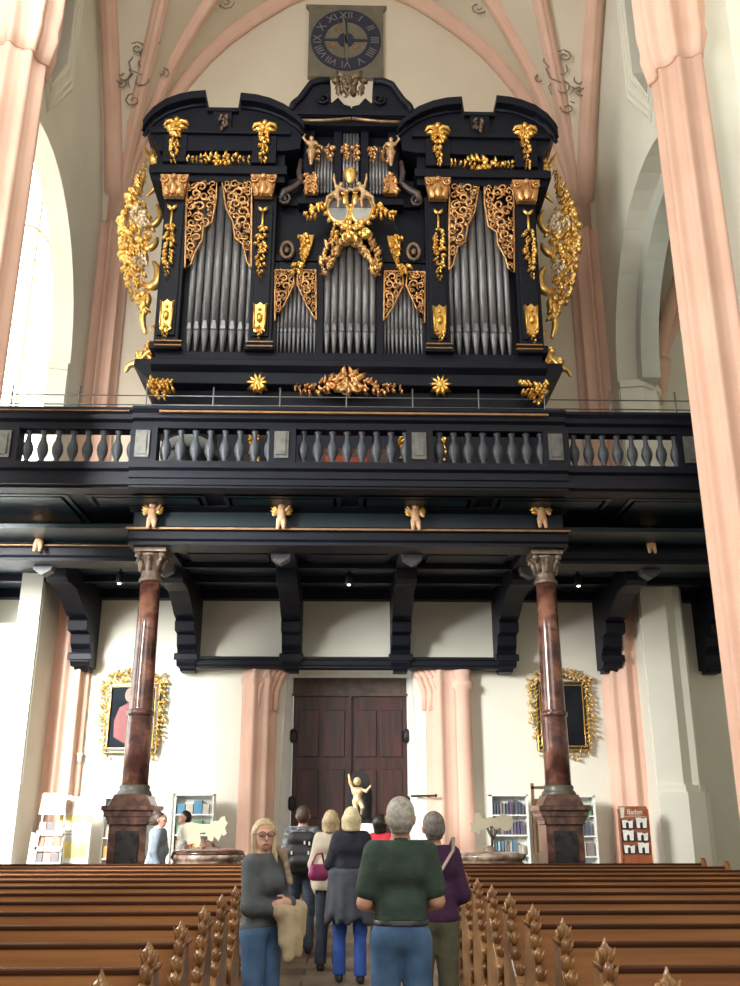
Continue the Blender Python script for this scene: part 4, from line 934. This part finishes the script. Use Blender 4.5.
# ================================================================== PAINTINGS
def painting(px0,px1,py0,py1,nm,lab,pic):
    Y=21.9; x0=at(px0,715,Y)[0]; x1=at(px1,715,Y)[0]; z1=at(350,py0,Y)[1]; z0=at(350,py1,Y)[1]
    t=thing('framed_painting',lab,'painting',((x0+x1)/2,Y,z0))
    m=M(); m.box(x0,x1,Y-.02,Y+.06,z0,z1); m.build('canvas',pic,t)
    m=M()
    for (a,b,c,d) in ((x0-.10,x0,z0-.1,z1+.1),(x1,x1+.10,z0-.1,z1+.1),(x0,x1,z0-.1,z0),(x0,x1,z1,z1+.1)): m.box(a,b,Y-.07,Y+.06,c,d)
    m.build('frame',mat('black_gold_frame',(.03,.025,.02),rough=.3),t,bev=.012)
    m=M()
    for r in (.0,.085):
        q=[(x0-r,z0-r),(x1+r,z0-r),(x1+r,z1+r),(x0-r,z1+r),(x0-r,z0-r)]; m.tube([(a,Y-.075,b) for a,b in q],.018,5,False)
    m.build('gilt_fillet',GOLD,t)
    m=M(); rg=random.Random(4); d=.13
    spine(m,[(x0-.0,z0-.2),(x0-d,z0+.3),(x0-d-.02,(z0+z1)/2),(x0-d-.02,z1-.05),(x0-.12,z1+.2),(x0+.2,z1+.24),((x0+x1)/2-.15,z1+.30),((x0+x1)/2+.15,z1+.30),(x1-.2,z1+.24),(x1+.12,z1+.2),(x1+d+.02,z1-.1),(x1+d+.02,(z0+z1)/2),(x1+d,z0+.3),(x1,z0-.2)],[.06,.10,.11,.13,.14,.13,.12,.12,.13,.14,.13,.11,.10,.06],Y-.0,rg,.10,.09)
    spine(m,[((x0+x1)/2+.05,z0-.16),((x0+x1)/2+.3,z0-.22),(x1-.1,z0-.14)],[.1,.08,.1],Y,rg,.12,.07)
    m.build('carved_gilt_surround',mat('pale_gilding',(.85,.62,.22),(.6,.4,.13),.4,.6,scale=8,bump=.2),t)
    return t,(x0,x1,z0,z1)
PD=mat('dark_canvas',(.018,.024,.034),(.010,.012,.017),.8,scale=2,spec=.1)
t,(x0,x1,z0,z1)=painting(110,155,688,749,'l','dark portrait with red robe in gilt carved frame behind left column',PD)
m=M(); cx=(x0+x1)/2-.1
m.prism([(cx-.28,z0+.25),(cx-.05,z0+.12),(cx+.2,z0+.15),(cx+.34,z0+.5),(cx+.2,z0+.95),(cx+.02,z0+1.02),(cx-.2,z0+.9),(cx-.3,z0+.6)],21.87,21.881,'y'); m.build('painted_robe',mat('red_painted_robe',(.22,.018,.018),(.13,.01,.015),.5,scale=4),t)
m=M(); m.prism([(cx+.02+.12*math.cos(a),z0+1.18+.16*math.sin(a)) for a in np.linspace(0,2*PI,17)[:-1]],21.87,21.881,'y'); m.build('painted_head',mat('painted_skin',(.35,.2,.15)),t)
painting(540,583,685,746,'r','dark blackened painting in gilt carved frame behind right column',mat('black_canvas',(.008,.009,.012),(.014,.016,.019),.8,scale=2,spec=.1))
# small wall sconce left of left painting
m=M(); X,Z=at(80,758,21.9); m.lathe([(.02,-.12),(.07,-.05),(.05,.02),(.1,.1)],(X,21.85,Z),10); m.tube([(X,21.95,Z-.1),(X,21.85,Z-.1)],.02,5); tag(m.build('wall_sconce',mat('pale_sconce',(.6,.58,.52))),'small pale wall sconce on the wall left of the portrait','sconce')
m=M(); X,Z=at(704,505,16.9); spine(m,[(X,Z-.15),(X,Z+.12)],[.12,.05],16.9,random.Random(2),.06,.05,False); m.tube([(X,16.9,Z),(X,17.75,Z-.05)],.02,6); o=m.build('carved_bud_mount',PALEG,gal)
# putto statue on black stand near the door
Y=18.6; X,Z=at(357,815,Y)
t=thing('black_stand','tall black arched stand behind the gilded statue near the door','stand',(X+.02,Y+.32,0))
m=M(); m.prism([(-.26,0),(.26,0),(.26,1.55),(.28,2.0),(.2,2.35),(.05,2.5),(-.1,2.42),(-.2,2.15),(-.24,1.6)],0,.1,'y'); m.box(-.3,.3,-.2,.2,0,.08); m.build('panel',mat('matt_black',(.008,.008,.010),rough=.8),t,False,bev=.01)
m=M(); m.box(-.05,.35,-.03,-.005,1.28,1.5); o=m.build('white_notice',WHITE); o.location=(X,Y+.32,0); tag(o,'small white notice on the black stand below the gilded statue','sign')
s_=thing('putto_statue','pale gilded cherub statue with raised arm before black stand','statue',(X,Y,Z))
stm=net_mesh('putto',*sdf([((0,0,.60),(0,0,.61),.075,.07),((-.03,0,.42),(.03,0,.42),.075,.075),((0,0,.27),(0,0,.36),.075,.07),((-.08,0,.46),(-.13,-.02,.58),.032,.028),((-.13,-.02,.58),(-.16,-.02,.72),.028,.018),
    ((.08,0,.46),(.17,-.03,.42),.032,.026),((.17,-.03,.42),(.25,-.03,.52),.026,.017),((-.04,0,.24),(-.03,-.03,.10),.055,.036),((-.03,-.03,.10),(.03,0,-.04),.034,.024),((.05,0,.24),(.10,-.05,.14),.055,.036),((.10,-.05,.14),(.08,.04,.02),.034,.022),((0,-.07,.60),(0,-.08,.60),.014,.012)],.012,.025))
link('statue_body',stm,mat('pale_gilded_wood',(.78,.62,.38),(.55,.38,.18),.4,.3,scale=10),s_,False)
m=M(); m.tube([(0,.02,.2),(.02,.18,.0),(.02,.32,-.1)],.02,6); m.build('support_rod',IRON,s_,False)
# ================================================================== PEOPLE
SKIN=mat('skin_light',(.62,.36,.27),(.56,.31,.23),.5,scale=14)
SKIN2=mat('skin_tan',(.50,.27,.19),(.45,.23,.16),.5,scale=14)
SHOE=mat('dark_shoe_leather',(.03,.028,.028),rough=.5)
t_prims=[]
def vv(*a): return np.array(a,float)
def hand(w,d,n,side):     # w wrist, d forward, n towards the palm side, side = direction of the thumb
    d=d/np.linalg.norm(d); n=n-d*(n@d); n/=np.linalg.norm(n); s=side-d*(side@d)-n*(side@n); s/=np.linalg.norm(s)
    P=[(w-d*.01,w+d*.03,.027,.026)]
    for q in (-.024,-.008,.008,.024): P.append((w+d*.02+s*q*.6,w+d*.082+s*q,.016,.013))
    for q,L in ((.028,.068),(.009,.078),(-.010,.072),(-.028,.056)):
        a=w+d*.085+s*q; b=a+d*L*.5+n*L*.14; c=b+d*L*.33+n*L*.34; P+= [(a,b,.0098,.009,(1,1,1),.006),(b,c,.009,.0078,(1,1,1),.006)]
    a=w+d*.028+s*.026; b=a+d*.034+s*.030+n*.008; c=b+d*.030+s*.006+n*.014; P+=[(a,b,.013,.0108,(1,1,1),.01),(b,c,.0105,.009,(1,1,1),.006)]
    return P
def person(lab,loc,rz,H,top,pants,hair,skin=SKIN,style='short',sleeve='long',hem=.95,arms=None,h=.011,shoe=SHOE,bulk=1.,legs=None,headrot=0,collar=None,group=None,fem=False,waist=1.06):
    t=thing('person',lab,'person',loc,rz)
    if group: t['group']=group
    sc=H/1.75; sw=.140 if fem else .160
    A={'L':dict(sh=vv(-sw,0,1.43),el=vv(-sw-.07,.03,1.14),wr=vv(-sw-.06,-.06,.89)),'R':dict(sh=vv(sw,0,1.43),el=vv(sw+.07,.03,1.14),wr=vv(sw+.06,-.06,.89))}
    for k,v in (arms or {}).items(): A[k].update({q:vv(*x) for q,x in v.items()})
    G={'L':[vv(-.09,0,.93),vv(-.10,-.02,.50),vv(-.105,.03,.09)],'R':[vv(.09,0,.93),vv(.10,-.02,.50),vv(.105,.03,.09)]}
    for k,v in (legs or {}).items(): G[k][1:]=[vv(*x) for x in v]
    b=bulk; hb=1.1 if fem else 1.
    torso=[(vv(-.08*b,0,1.34),vv(.08*b,0,1.34),.098*b,.098*b,(1,1.1,1),.06),(vv(-.05*b,0,1.13),vv(.05*b,0,1.13),.093*b,.093*b,(1,1.05,1),.07),
           (vv(-.06*b*hb,.01,.98),vv(.06*b*hb,.01,.98),.10*b,.10*b,(1,1.05,1),.06),(vv(-sw*.85,.005,1.43),vv(sw*.85,.005,1.43),.052,.052,(1,1,1),.05),(vv(0,.01,1.44),vv(0,.005,1.50),.06,.05,(1,1,1),.05)]
    if fem: torso+=[(vv(-.07,-.07,1.29),vv(.07,-.07,1.29),.06,.06,(1,1,1),.05)]
    R=Matrix.Rotation(headrot,3,'Z'); R=np.array(R)
    hp=lambda *a: R@vv(*a)
    head=[(hp(0,.02,1.655),hp(0,.03,1.655),.088,.088,(1.12,1,.95)),(hp(0,-.03,1.60),hp(0,-.035,1.585),.062,.055),(hp(0,-.055,1.56),hp(0,-.06,1.555),.032,.03),
          (hp(0,-.098,1.635),hp(0,-.112,1.607),.010,.015,(1,1,1),.015),(hp(-.080,.015,1.60),hp(-.083,.02,1.635),.012,.016,(1,1,1),.01),(hp(.080,.015,1.60),hp(.083,.02,1.635),.012,.016,(1,1,1),.01),
          (vv(0,.02,1.46),hp(0,.01,1.58),.056,.052,(1,1,1),.03),(hp(-.04,-.078,1.652),hp(.04,-.078,1.652),.014,.014,(1,1,1),.02),(hp(-.018,-.095,1.573),hp(.018,-.095,1.573),.009,.009,(1,1,1),.012)]
    armp=[];hands=[]
    for k,sg in (('L',-1),('R',1)):
        a=A[k]; armp.append([(a['sh'],a['el'],.053,.042,(1,1,1),.035),(a['el'],a['wr'],.042,.029,(1,1,1),.03)])
        d=a['wr']-a['el']; d=a.get('hd',d); hands+=hand(a['wr'],d,a.get('pn',vv(-sg,0,-.15)),a.get('th',vv(0,-1,.2)))
    legp=[]
    for k in 'LR':
        q=G[k]; legp+=[(q[0],q[1],.085*(.5+.5*b)*(1.05 if fem else 1),.056,(1,1,1),.04),(q[1],q[2],.054,.038,(1,1,1),.03)]
    feet=[(G[k][2],G[k][2]+vv((-.02 if k=='L' else .02),-.15,-.055),.036,.03) for k in 'LR']
    body=torso+head+armp[0]+armp[1]+hands+legp+feet
    link('body',net_mesh('body',*sdf(body,h,.025),sc),skin,t,False)
    # shirt
    sh=[tuple(p) for p in torso]; cutn=1.505
    for k in (0,1):
        u,l=armp[k]
        if sleeve=='long': sh+=[u,(l[0],l[0]+(l[1]-l[0])*.93,l[2],l[3]+.004,(1,1,1),.03)]
        else: sh+=[(u[0],u[0]+(u[1]-u[0])*.72,u[2]+.006,u[3]+.012,(1,1,1),.03)]
    if hem<.9: sh+=[(vv(-.08,0,.9),vv(.08,0,.9),.12,.12,(1,1.05,1),.05)]
    link('shirt',net_mesh('shirt',*sdf(sh,h,.03,cut=lambda X,Y,Z:np.maximum(Z-cutn,np.maximum(hem-Z-9*(np.abs(X)>sw+.02+(0*X)),-1)),inflate=.021),sc),top,t,False)
    if collar:
        link('collar',net_mesh('collar',*sdf([(vv(0,.02,1.475),vv(0,.012,1.515),.062,.058)],.006,.01,cut=lambda X,Y,Z:np.maximum(1.478-Z,Z-1.525)),sc),collar,t,False)
    t_prims[:]=torso
    pt=[torso[2]]+legp
    link('trousers',net_mesh('trousers',*sdf([(p[0],p[1],p[2],p[3]+(.018 if i and i%2==0 else .006),(1,1,1) if len(p)<5 else p[4],.035) for i,p in enumerate(pt)],h,.03,cut=lambda X,Y,Z:np.maximum(Z-waist,.075-Z),inflate=.012),sc),pants,t,False)
    for k in 'LR':
        q=G[k][2]; link('shoe',net_mesh('shoe',*sdf([(q+vv(0,.01,-.02),q+vv(0,.02,-.05),.042,.038),(q+vv(0,.0,-.05),q+vv(-.02 if k=='L' else .02,-.16,-.06),.042,.034)],.009,.02,cut=lambda X,Y,Z,z0=q[2]:z0-.088-Z),sc),shoe,t,False)
    # hair
    hr=[(hp(0,.028,1.662),hp(0,.045,1.650),.090,.089,(1.10,1,.97))]
    face=lambda X,Y,Z:((R[0,1]*X+R[1,1]*Y)*-1-.0-(.028+.9*np.maximum(Z-1.672,-.06)))   # keeps hair off the face
    if style=='short': hr+=[(hp(0,.055,1.60),hp(0,.05,1.58),.070,.058)]; zc=1.545
    elif style=='bob': hr+=[(hp(-.06,.03,1.62),hp(-.065,.03,1.54),.045,.035),(hp(.06,.03,1.62),hp(.065,.03,1.54),.045,.035),(hp(0,.06,1.62),hp(0,.06,1.53),.075,.06)]; zc=1.50
    elif style=='long': hr+=[(hp(-.065,.015,1.64),hp(-.085,-.03,1.42),.028,.02),(hp(.065,.015,1.64),hp(.085,-.03,1.43),.028,.02),(hp(0,.055,1.62),hp(0,.075,1.42),.07,.055)]; zc=1.30
    elif style=='bun': hr+=[(hp(0,.05,1.61),hp(0,.05,1.58),.065,.055),(hp(0,.10,1.70),hp(0,.12,1.70),.035,.035)]; zc=1.54
    def hcut(X,Y,Z):
        yy=R[0,1]*X+R[1,1]*Y     # forward is -y in the head frame
        return np.maximum(zc-Z,(-yy)-(.018+np.clip((Z-1.685)*1.2,-.03,.05)+ (.03 if style=='long' else 0)*(np.abs(R[0,0]*X+R[1,0]*Y)>.055)))
    link('hair',net_mesh('hair',*sdf(hr,.008,.03,cut=hcut,inflate=.006),sc),hair,t,False)
    return t,sc,A,R
BLOND=mat('blond_hair',(.60,.50,.32),(.40,.30,.17),.5,scale=30,stretch=(3,3,.4)); GREYH=mat('grey_hair',(.42,.40,.36),(.24,.23,.21),.6,scale=40); GREYD=mat('dark_grey_hair',(.20,.18,.17),(.10,.09,.09),.6,scale=40)
BRN=mat('brown_hair',(.07,.04,.03),(.04,.025,.02),.5,scale=30); BLK=mat('black_hair',(.015,.013,.013),rough=.4)
JEANS=mat('blue_jeans',(.035,.085,.19),(.075,.15,.28),.85,scale=5,bump=.8); JEAND=mat('dark_jeans',(.03,.045,.075),(.05,.07,.10),.8,scale=8,bump=.8); JEANB=mat('bright_blue_trousers',(.02,.07,.33),(.03,.10,.42),.8,scale=8,bump=.8)
GREEN=mat('dark_green_polo',(.030,.055,.042),(.022,.040,.032),.85,scale=9,bump=.8); PURP=mat('dark_purple_jersey',(.050,.012,.055),(.035,.010,.045),.85,scale=9,bump=.8); OLIVE=mat('olive_grey_trousers',(.115,.115,.075),(.085,.085,.055),.85,scale=7,bump=.8)
GREYT=mat('grey_long_sleeve_top',(.095,.110,.125),(.07,.083,.095),.85,scale=9,bump=.8); NAVY=mat('navy_sweater',(.010,.013,.028),(.016,.02,.038),.85,scale=9,bump=.8)
CREAM=mat('cream_jacket',(.58,.52,.42),(.50,.45,.36),.8,scale=9,bump=.8); BEIGE=mat('beige_jacket_cloth',(.52,.42,.28),(.42,.34,.22),.85,scale=12,bump=.4)
# man in green polo
t,sc,A,R=person('grey-haired man in dark green polo shirt and blue jeans seen from behind, hands in front',(.335,6.15,0),PI,1.75,GREEN,JEANS,GREYH,SKIN2,'short','short',hem=1.055,bulk=.97,waist=1.10,h=.0095,collar=GREEN,
    arms={'L':dict(sh=(-.15,0,1.43),el=(-.22,.0,1.16),wr=(-.12,-.20,1.08),hd=(1,-.25,0),pn=(0,1,0),th=(0,0,1)),'R':dict(sh=(.15,0,1.43),el=(.22,.0,1.15),wr=(.13,-.21,1.10),hd=(-1,-.25,0),pn=(0,1,0),th=(0,0,1))})
link('belt',net_mesh('belt',*sdf(t_prims[1:3],.008,.06,cut=lambda X,Y,Z:np.maximum(1.03-Z,Z-1.062),inflate=.024),sc),mat('black_belt',(.02,.018,.018),rough=.4),t,False)
# woman in purple
t,sc,A,R=person('woman with short dark grey hair in purple top and olive trousers seen from behind',(.665,7.6,0),PI+.1,1.67,PURP,OLIVE,GREYD,SKIN,'short','long',hem=.95,bulk=1.04,fem=True,
    arms={'L':dict(el=(-.225,.0,1.14),wr=(-.12,-.2,1.04),hd=(1,-.3,0),pn=(0,1,0),th=(0,0,1)),'R':dict(el=(.225,.0,1.14),wr=(.12,-.2,1.04),hd=(-1,-.3,0),pn=(0,1,0),th=(0,0,1))})
m=M(); m.tube([(-.13,-.12,1.36),(-.16,-.02,1.485),(-.13,.10,1.40),(.0,.145,1.22),(.16,.13,1.05),(.2,.05,.98)],[.016]*6,6,flat=.35); m.build('shoulder_strap',mat('pale_strap',(.42,.34,.30)),t,False)
# blonde woman with glasses, facing back over the aisle
t,sc,A,R=person('blonde woman with glasses in grey top and jeans facing the camera, arms folded',(-.585,7.2,0),1.0,1.62,GREYT,JEANS,BLOND,SKIN,'long','long',hem=.99,fem=True,h=.0095,headrot=-.75,
    arms={'L':dict(el=(-.205,-.04,1.14),wr=(-.02,-.20,1.12),hd=(1,-.05,.1),pn=(0,1,-.3),th=(0,-.1,1)),'R':dict(el=(.20,-.05,1.14),wr=(.03,-.235,1.16),hd=(-1,.1,-.05),pn=(0,1,-.2),th=(0,-.2,1))})
GL=mat('dark_red_glasses',(.10,.03,.03),rough=.3)
def hp2(x,y,z): v=R@vv(x,y,z); return tuple(v*sc)
m=M()
for sg in (-1,1):
    m.tube([hp2(sg*.034+.027*math.cos(a),-.108,1.643+.018*math.sin(a)) for a in np.linspace(0,2*PI,15)],.0035,5,False); m.tube([hp2(sg*.061,-.105,1.648),hp2(sg*.088,-.02,1.642),hp2(sg*.09,.02,1.64)],.003,5)
m.tube([hp2(-.008,-.112,1.646),hp2(.008,-.112,1.646)],.003,5); m.build('glasses',GL,t,False)
for sg in (-1,1):
    m=M(); m.blob(hp2(sg*.034,-.087,1.643),(.012,.009,.007)); e=m.build('eye',mat('eye_white',(.8,.78,.75),rough=.3),t,False)
    m=M(); m.blob(hp2(sg*.034,-.096,1.643),(.0055,.004,.0055)); m.build('iris',BRN,e,False)
m=M(); m.tube([hp2(x,-.104-.003*(1-abs(x)*40),1.573+.002*abs(x)*40) for x in (-.024,-.012,0,.012,.024)],[.002,.005,.0055,.005,.002],6); m.build('mouth',mat('lips',(.5,.17,.15)),t,False)
def lump(name,prims,mt,lab,cat,loc,rz=0,par=None,h=.01,k=.04,cut=None):
    o=link(name,net_mesh(name,*sdf(prims,h,k,cut)),mt,par,False)
    if not par: o.location=loc; o.rotation_euler=(0,0,rz); tag(o,lab,cat)
    return o
rg=random.Random(9)
def drape(x0,x1,y,z1,z0,n=9):
    P=[]
    for i in range(n):
        x=x0+(x1-x0)*i/(n-1); q=.018*(i%2)
        P.append((vv(x,y-q,z1),vv(x*1.0+rg.uniform(-.015,.015),y-q+rg.uniform(-.02,.02),z0+rg.uniform(-.02,.05)),.026,.022))
    return P
lump('beige_jacket',[(vv(-.05,-.19,1.03),vv(.20,-.17,1.03),.055,.05)]+drape(-.02,.20,-.19,1.02,.84,9)+drape(.0,.10,-.21,1.0,.74,4),BEIGE,'beige jacket draped over the folded arms of the blonde woman','jacket',(-.585,7.2,0),1.0,k=.06)
lump('knitted_scarf',[(vv(.085,-.11,1.40),vv(.10,-.165,1.20),.020,.024),(vv(.06,-.04,1.45),vv(.085,-.11,1.38),.02,.02)],mat('brown_beige_scarf',(.36,.27,.18),(.2,.14,.1),.9,scale=25),None,None,None,par=t)
# navy sweater woman
t,sc,A,R=person('blonde woman in navy sweater with dark jacket tied round her waist seen from behind',(.06,10.9,0),PI,1.73,NAVY,JEANB,mat('pale_blond_hair',(.78,.70,.48),(.62,.52,.30),.5,scale=30),SKIN,'bob','long',hem=.98,bulk=1.12,fem=True,
    arms={'L':dict(el=(-.23,-.02,1.16),wr=(-.13,-.2,1.02)),'R':dict(el=(.23,-.02,1.16),wr=(.14,-.2,1.05))},legs={'R':[(.12,-.06,.5),(.12,-.02,.09)],'L':[(-.1,.0,.5),(-.1,.08,.09)]})
P=[]
for k in range(26):
    a=k*2*PI/26; r=.17+.012*(k%2); x=r*1.1*math.cos(a); y=r*.85*math.sin(a)
    if y>-.10: P.append((vv(x,y,1.06),vv(x*1.28,y*1.35+.01,.62+rg.uniform(-.04,.06)),.038,.03))
lump('tied_jacket',P+[(vv(-.17,0,1.06),vv(.17,0,1.06),.05,.05)],mat('slate_jacket_cloth',(.035,.042,.06),(.06,.07,.095),.8,scale=8,bump=.6),None,None,None,par=t,h=.012,k=.055)
# cream jacket woman
t,sc,A,R=person('blonde woman in cream jacket with magenta handbag, partly hidden by navy sweater',(-.17,11.7,0),PI-.25,1.70,CREAM,JEAND,BLOND,SKIN,'bob','long',hem=.86,fem=True,bulk=1.05)
o=lump('handbag',[(vv(-.09,0,.10),vv(.09,0,.09),.075,.075,(1,1.5,1)),(vv(-.11,0,.17),vv(.11,0,.17),.025,.025)],mat('magenta_bag',(.42,.05,.22),(.30,.03,.16),.45,scale=8),'magenta handbag hanging at the side of the cream jacket woman','handbag',(-.30,11.38,.93),.9)
m=M(); m.tube([(-.12,0,.2),(-.05,0,.30),(.05,0,.31),(.10,0,.18)],.012,6); m.build('bag_strap',MATS['magenta_bag'],o,False)
# backpack man
PL=mat('plaid_shirt',(.06,.07,.09),(.22,.23,.25),.85,scale=11,stretch=(1,1,3),lo=.45,hi=.55)
t,sc,A,R=person('man in dark plaid shirt and jeans walking away, black backpack on his back',(-.56,13.0,0),PI,1.76,PL,JEAND,BRN,SKIN,'short','long',hem=.95,legs={'R':[(.11,-.12,.52),(.11,-.02,.10)],'L':[(-.10,.0,.5),(-.10,.10,.11)]})
bp_=thing('backpack','black backpack with small white tags on the back of plaid shirt man','backpack',(-.56,12.78,.98))
lump('bag_body',[(vv(-.11,0,.06),vv(.11,0,.06),.10,.10),(vv(-.11,-.01,.22),vv(.11,-.01,.22),.10,.10),(vv(-.10,0,.38),vv(.10,0,.38),.09,.09),(vv(-.08,-.08,.12),vv(.08,-.08,.12),.06,.06)],mat('black_nylon',(.012,.013,.016),(.025,.027,.03),.6,scale=9),None,None,None,par=bp_)
for sg in (-1,1):
    m=M(); m.tube([(sg*.11,.06,.40),(sg*.13,.16,.46),(sg*.13,.26,.44),(sg*.15,.34,.30),(sg*.17,.30,.12),(sg*.14,.10,.06)],.018,6); m.build('shoulder_strap',MATS['black_nylon'],bp_,False)
for (x,z) in ((.04,.34),(.10,.33),(-.12,.22),(.07,.14),(.09,.22)):
    m=M(); m.box(x-.01,x+.01,-.125,-.075,z-.02,z+.02); m.build('reflective_tag',WHITE,bp_,False)
# person in red
person('dark-haired person in bright red top, mostly hidden behind the man in green',(.47,13.2,0),PI-.7,1.66,mat('bright_red_top',(.62,.02,.05),(.5,.015,.04),.8),JEAND,BLK,SKIN,'bob','long',fem=True,bulk=1.1)
# visitors by the left font
person('dark-haired visitor in pale blue-grey shirt facing right beside the left column pedestal',(-2.96,15.95,0),PI/2,1.69,mat('pale_blue_grey_shirt',(.22,.28,.34),(.16,.20,.25),.85),JEAND,BRN,SKIN,'short','long',h=.013)
person('pale-haired visitor half hidden behind the blue-grey shirt beside the pedestal',(-3.06,16.38,0),-PI/2-.3,1.68,mat('pale_grey_top',(.45,.46,.46)),JEAND,GREYH,SKIN,'short','long',h=.014)
person('black-haired visitor in white top with dark sleeves behind the left font',(-2.95,18.2,0),-PI/2+.3,1.72,mat('white_top',(.70,.70,.68)),JEAND,BLK,SKIN,'short','short',h=.013)
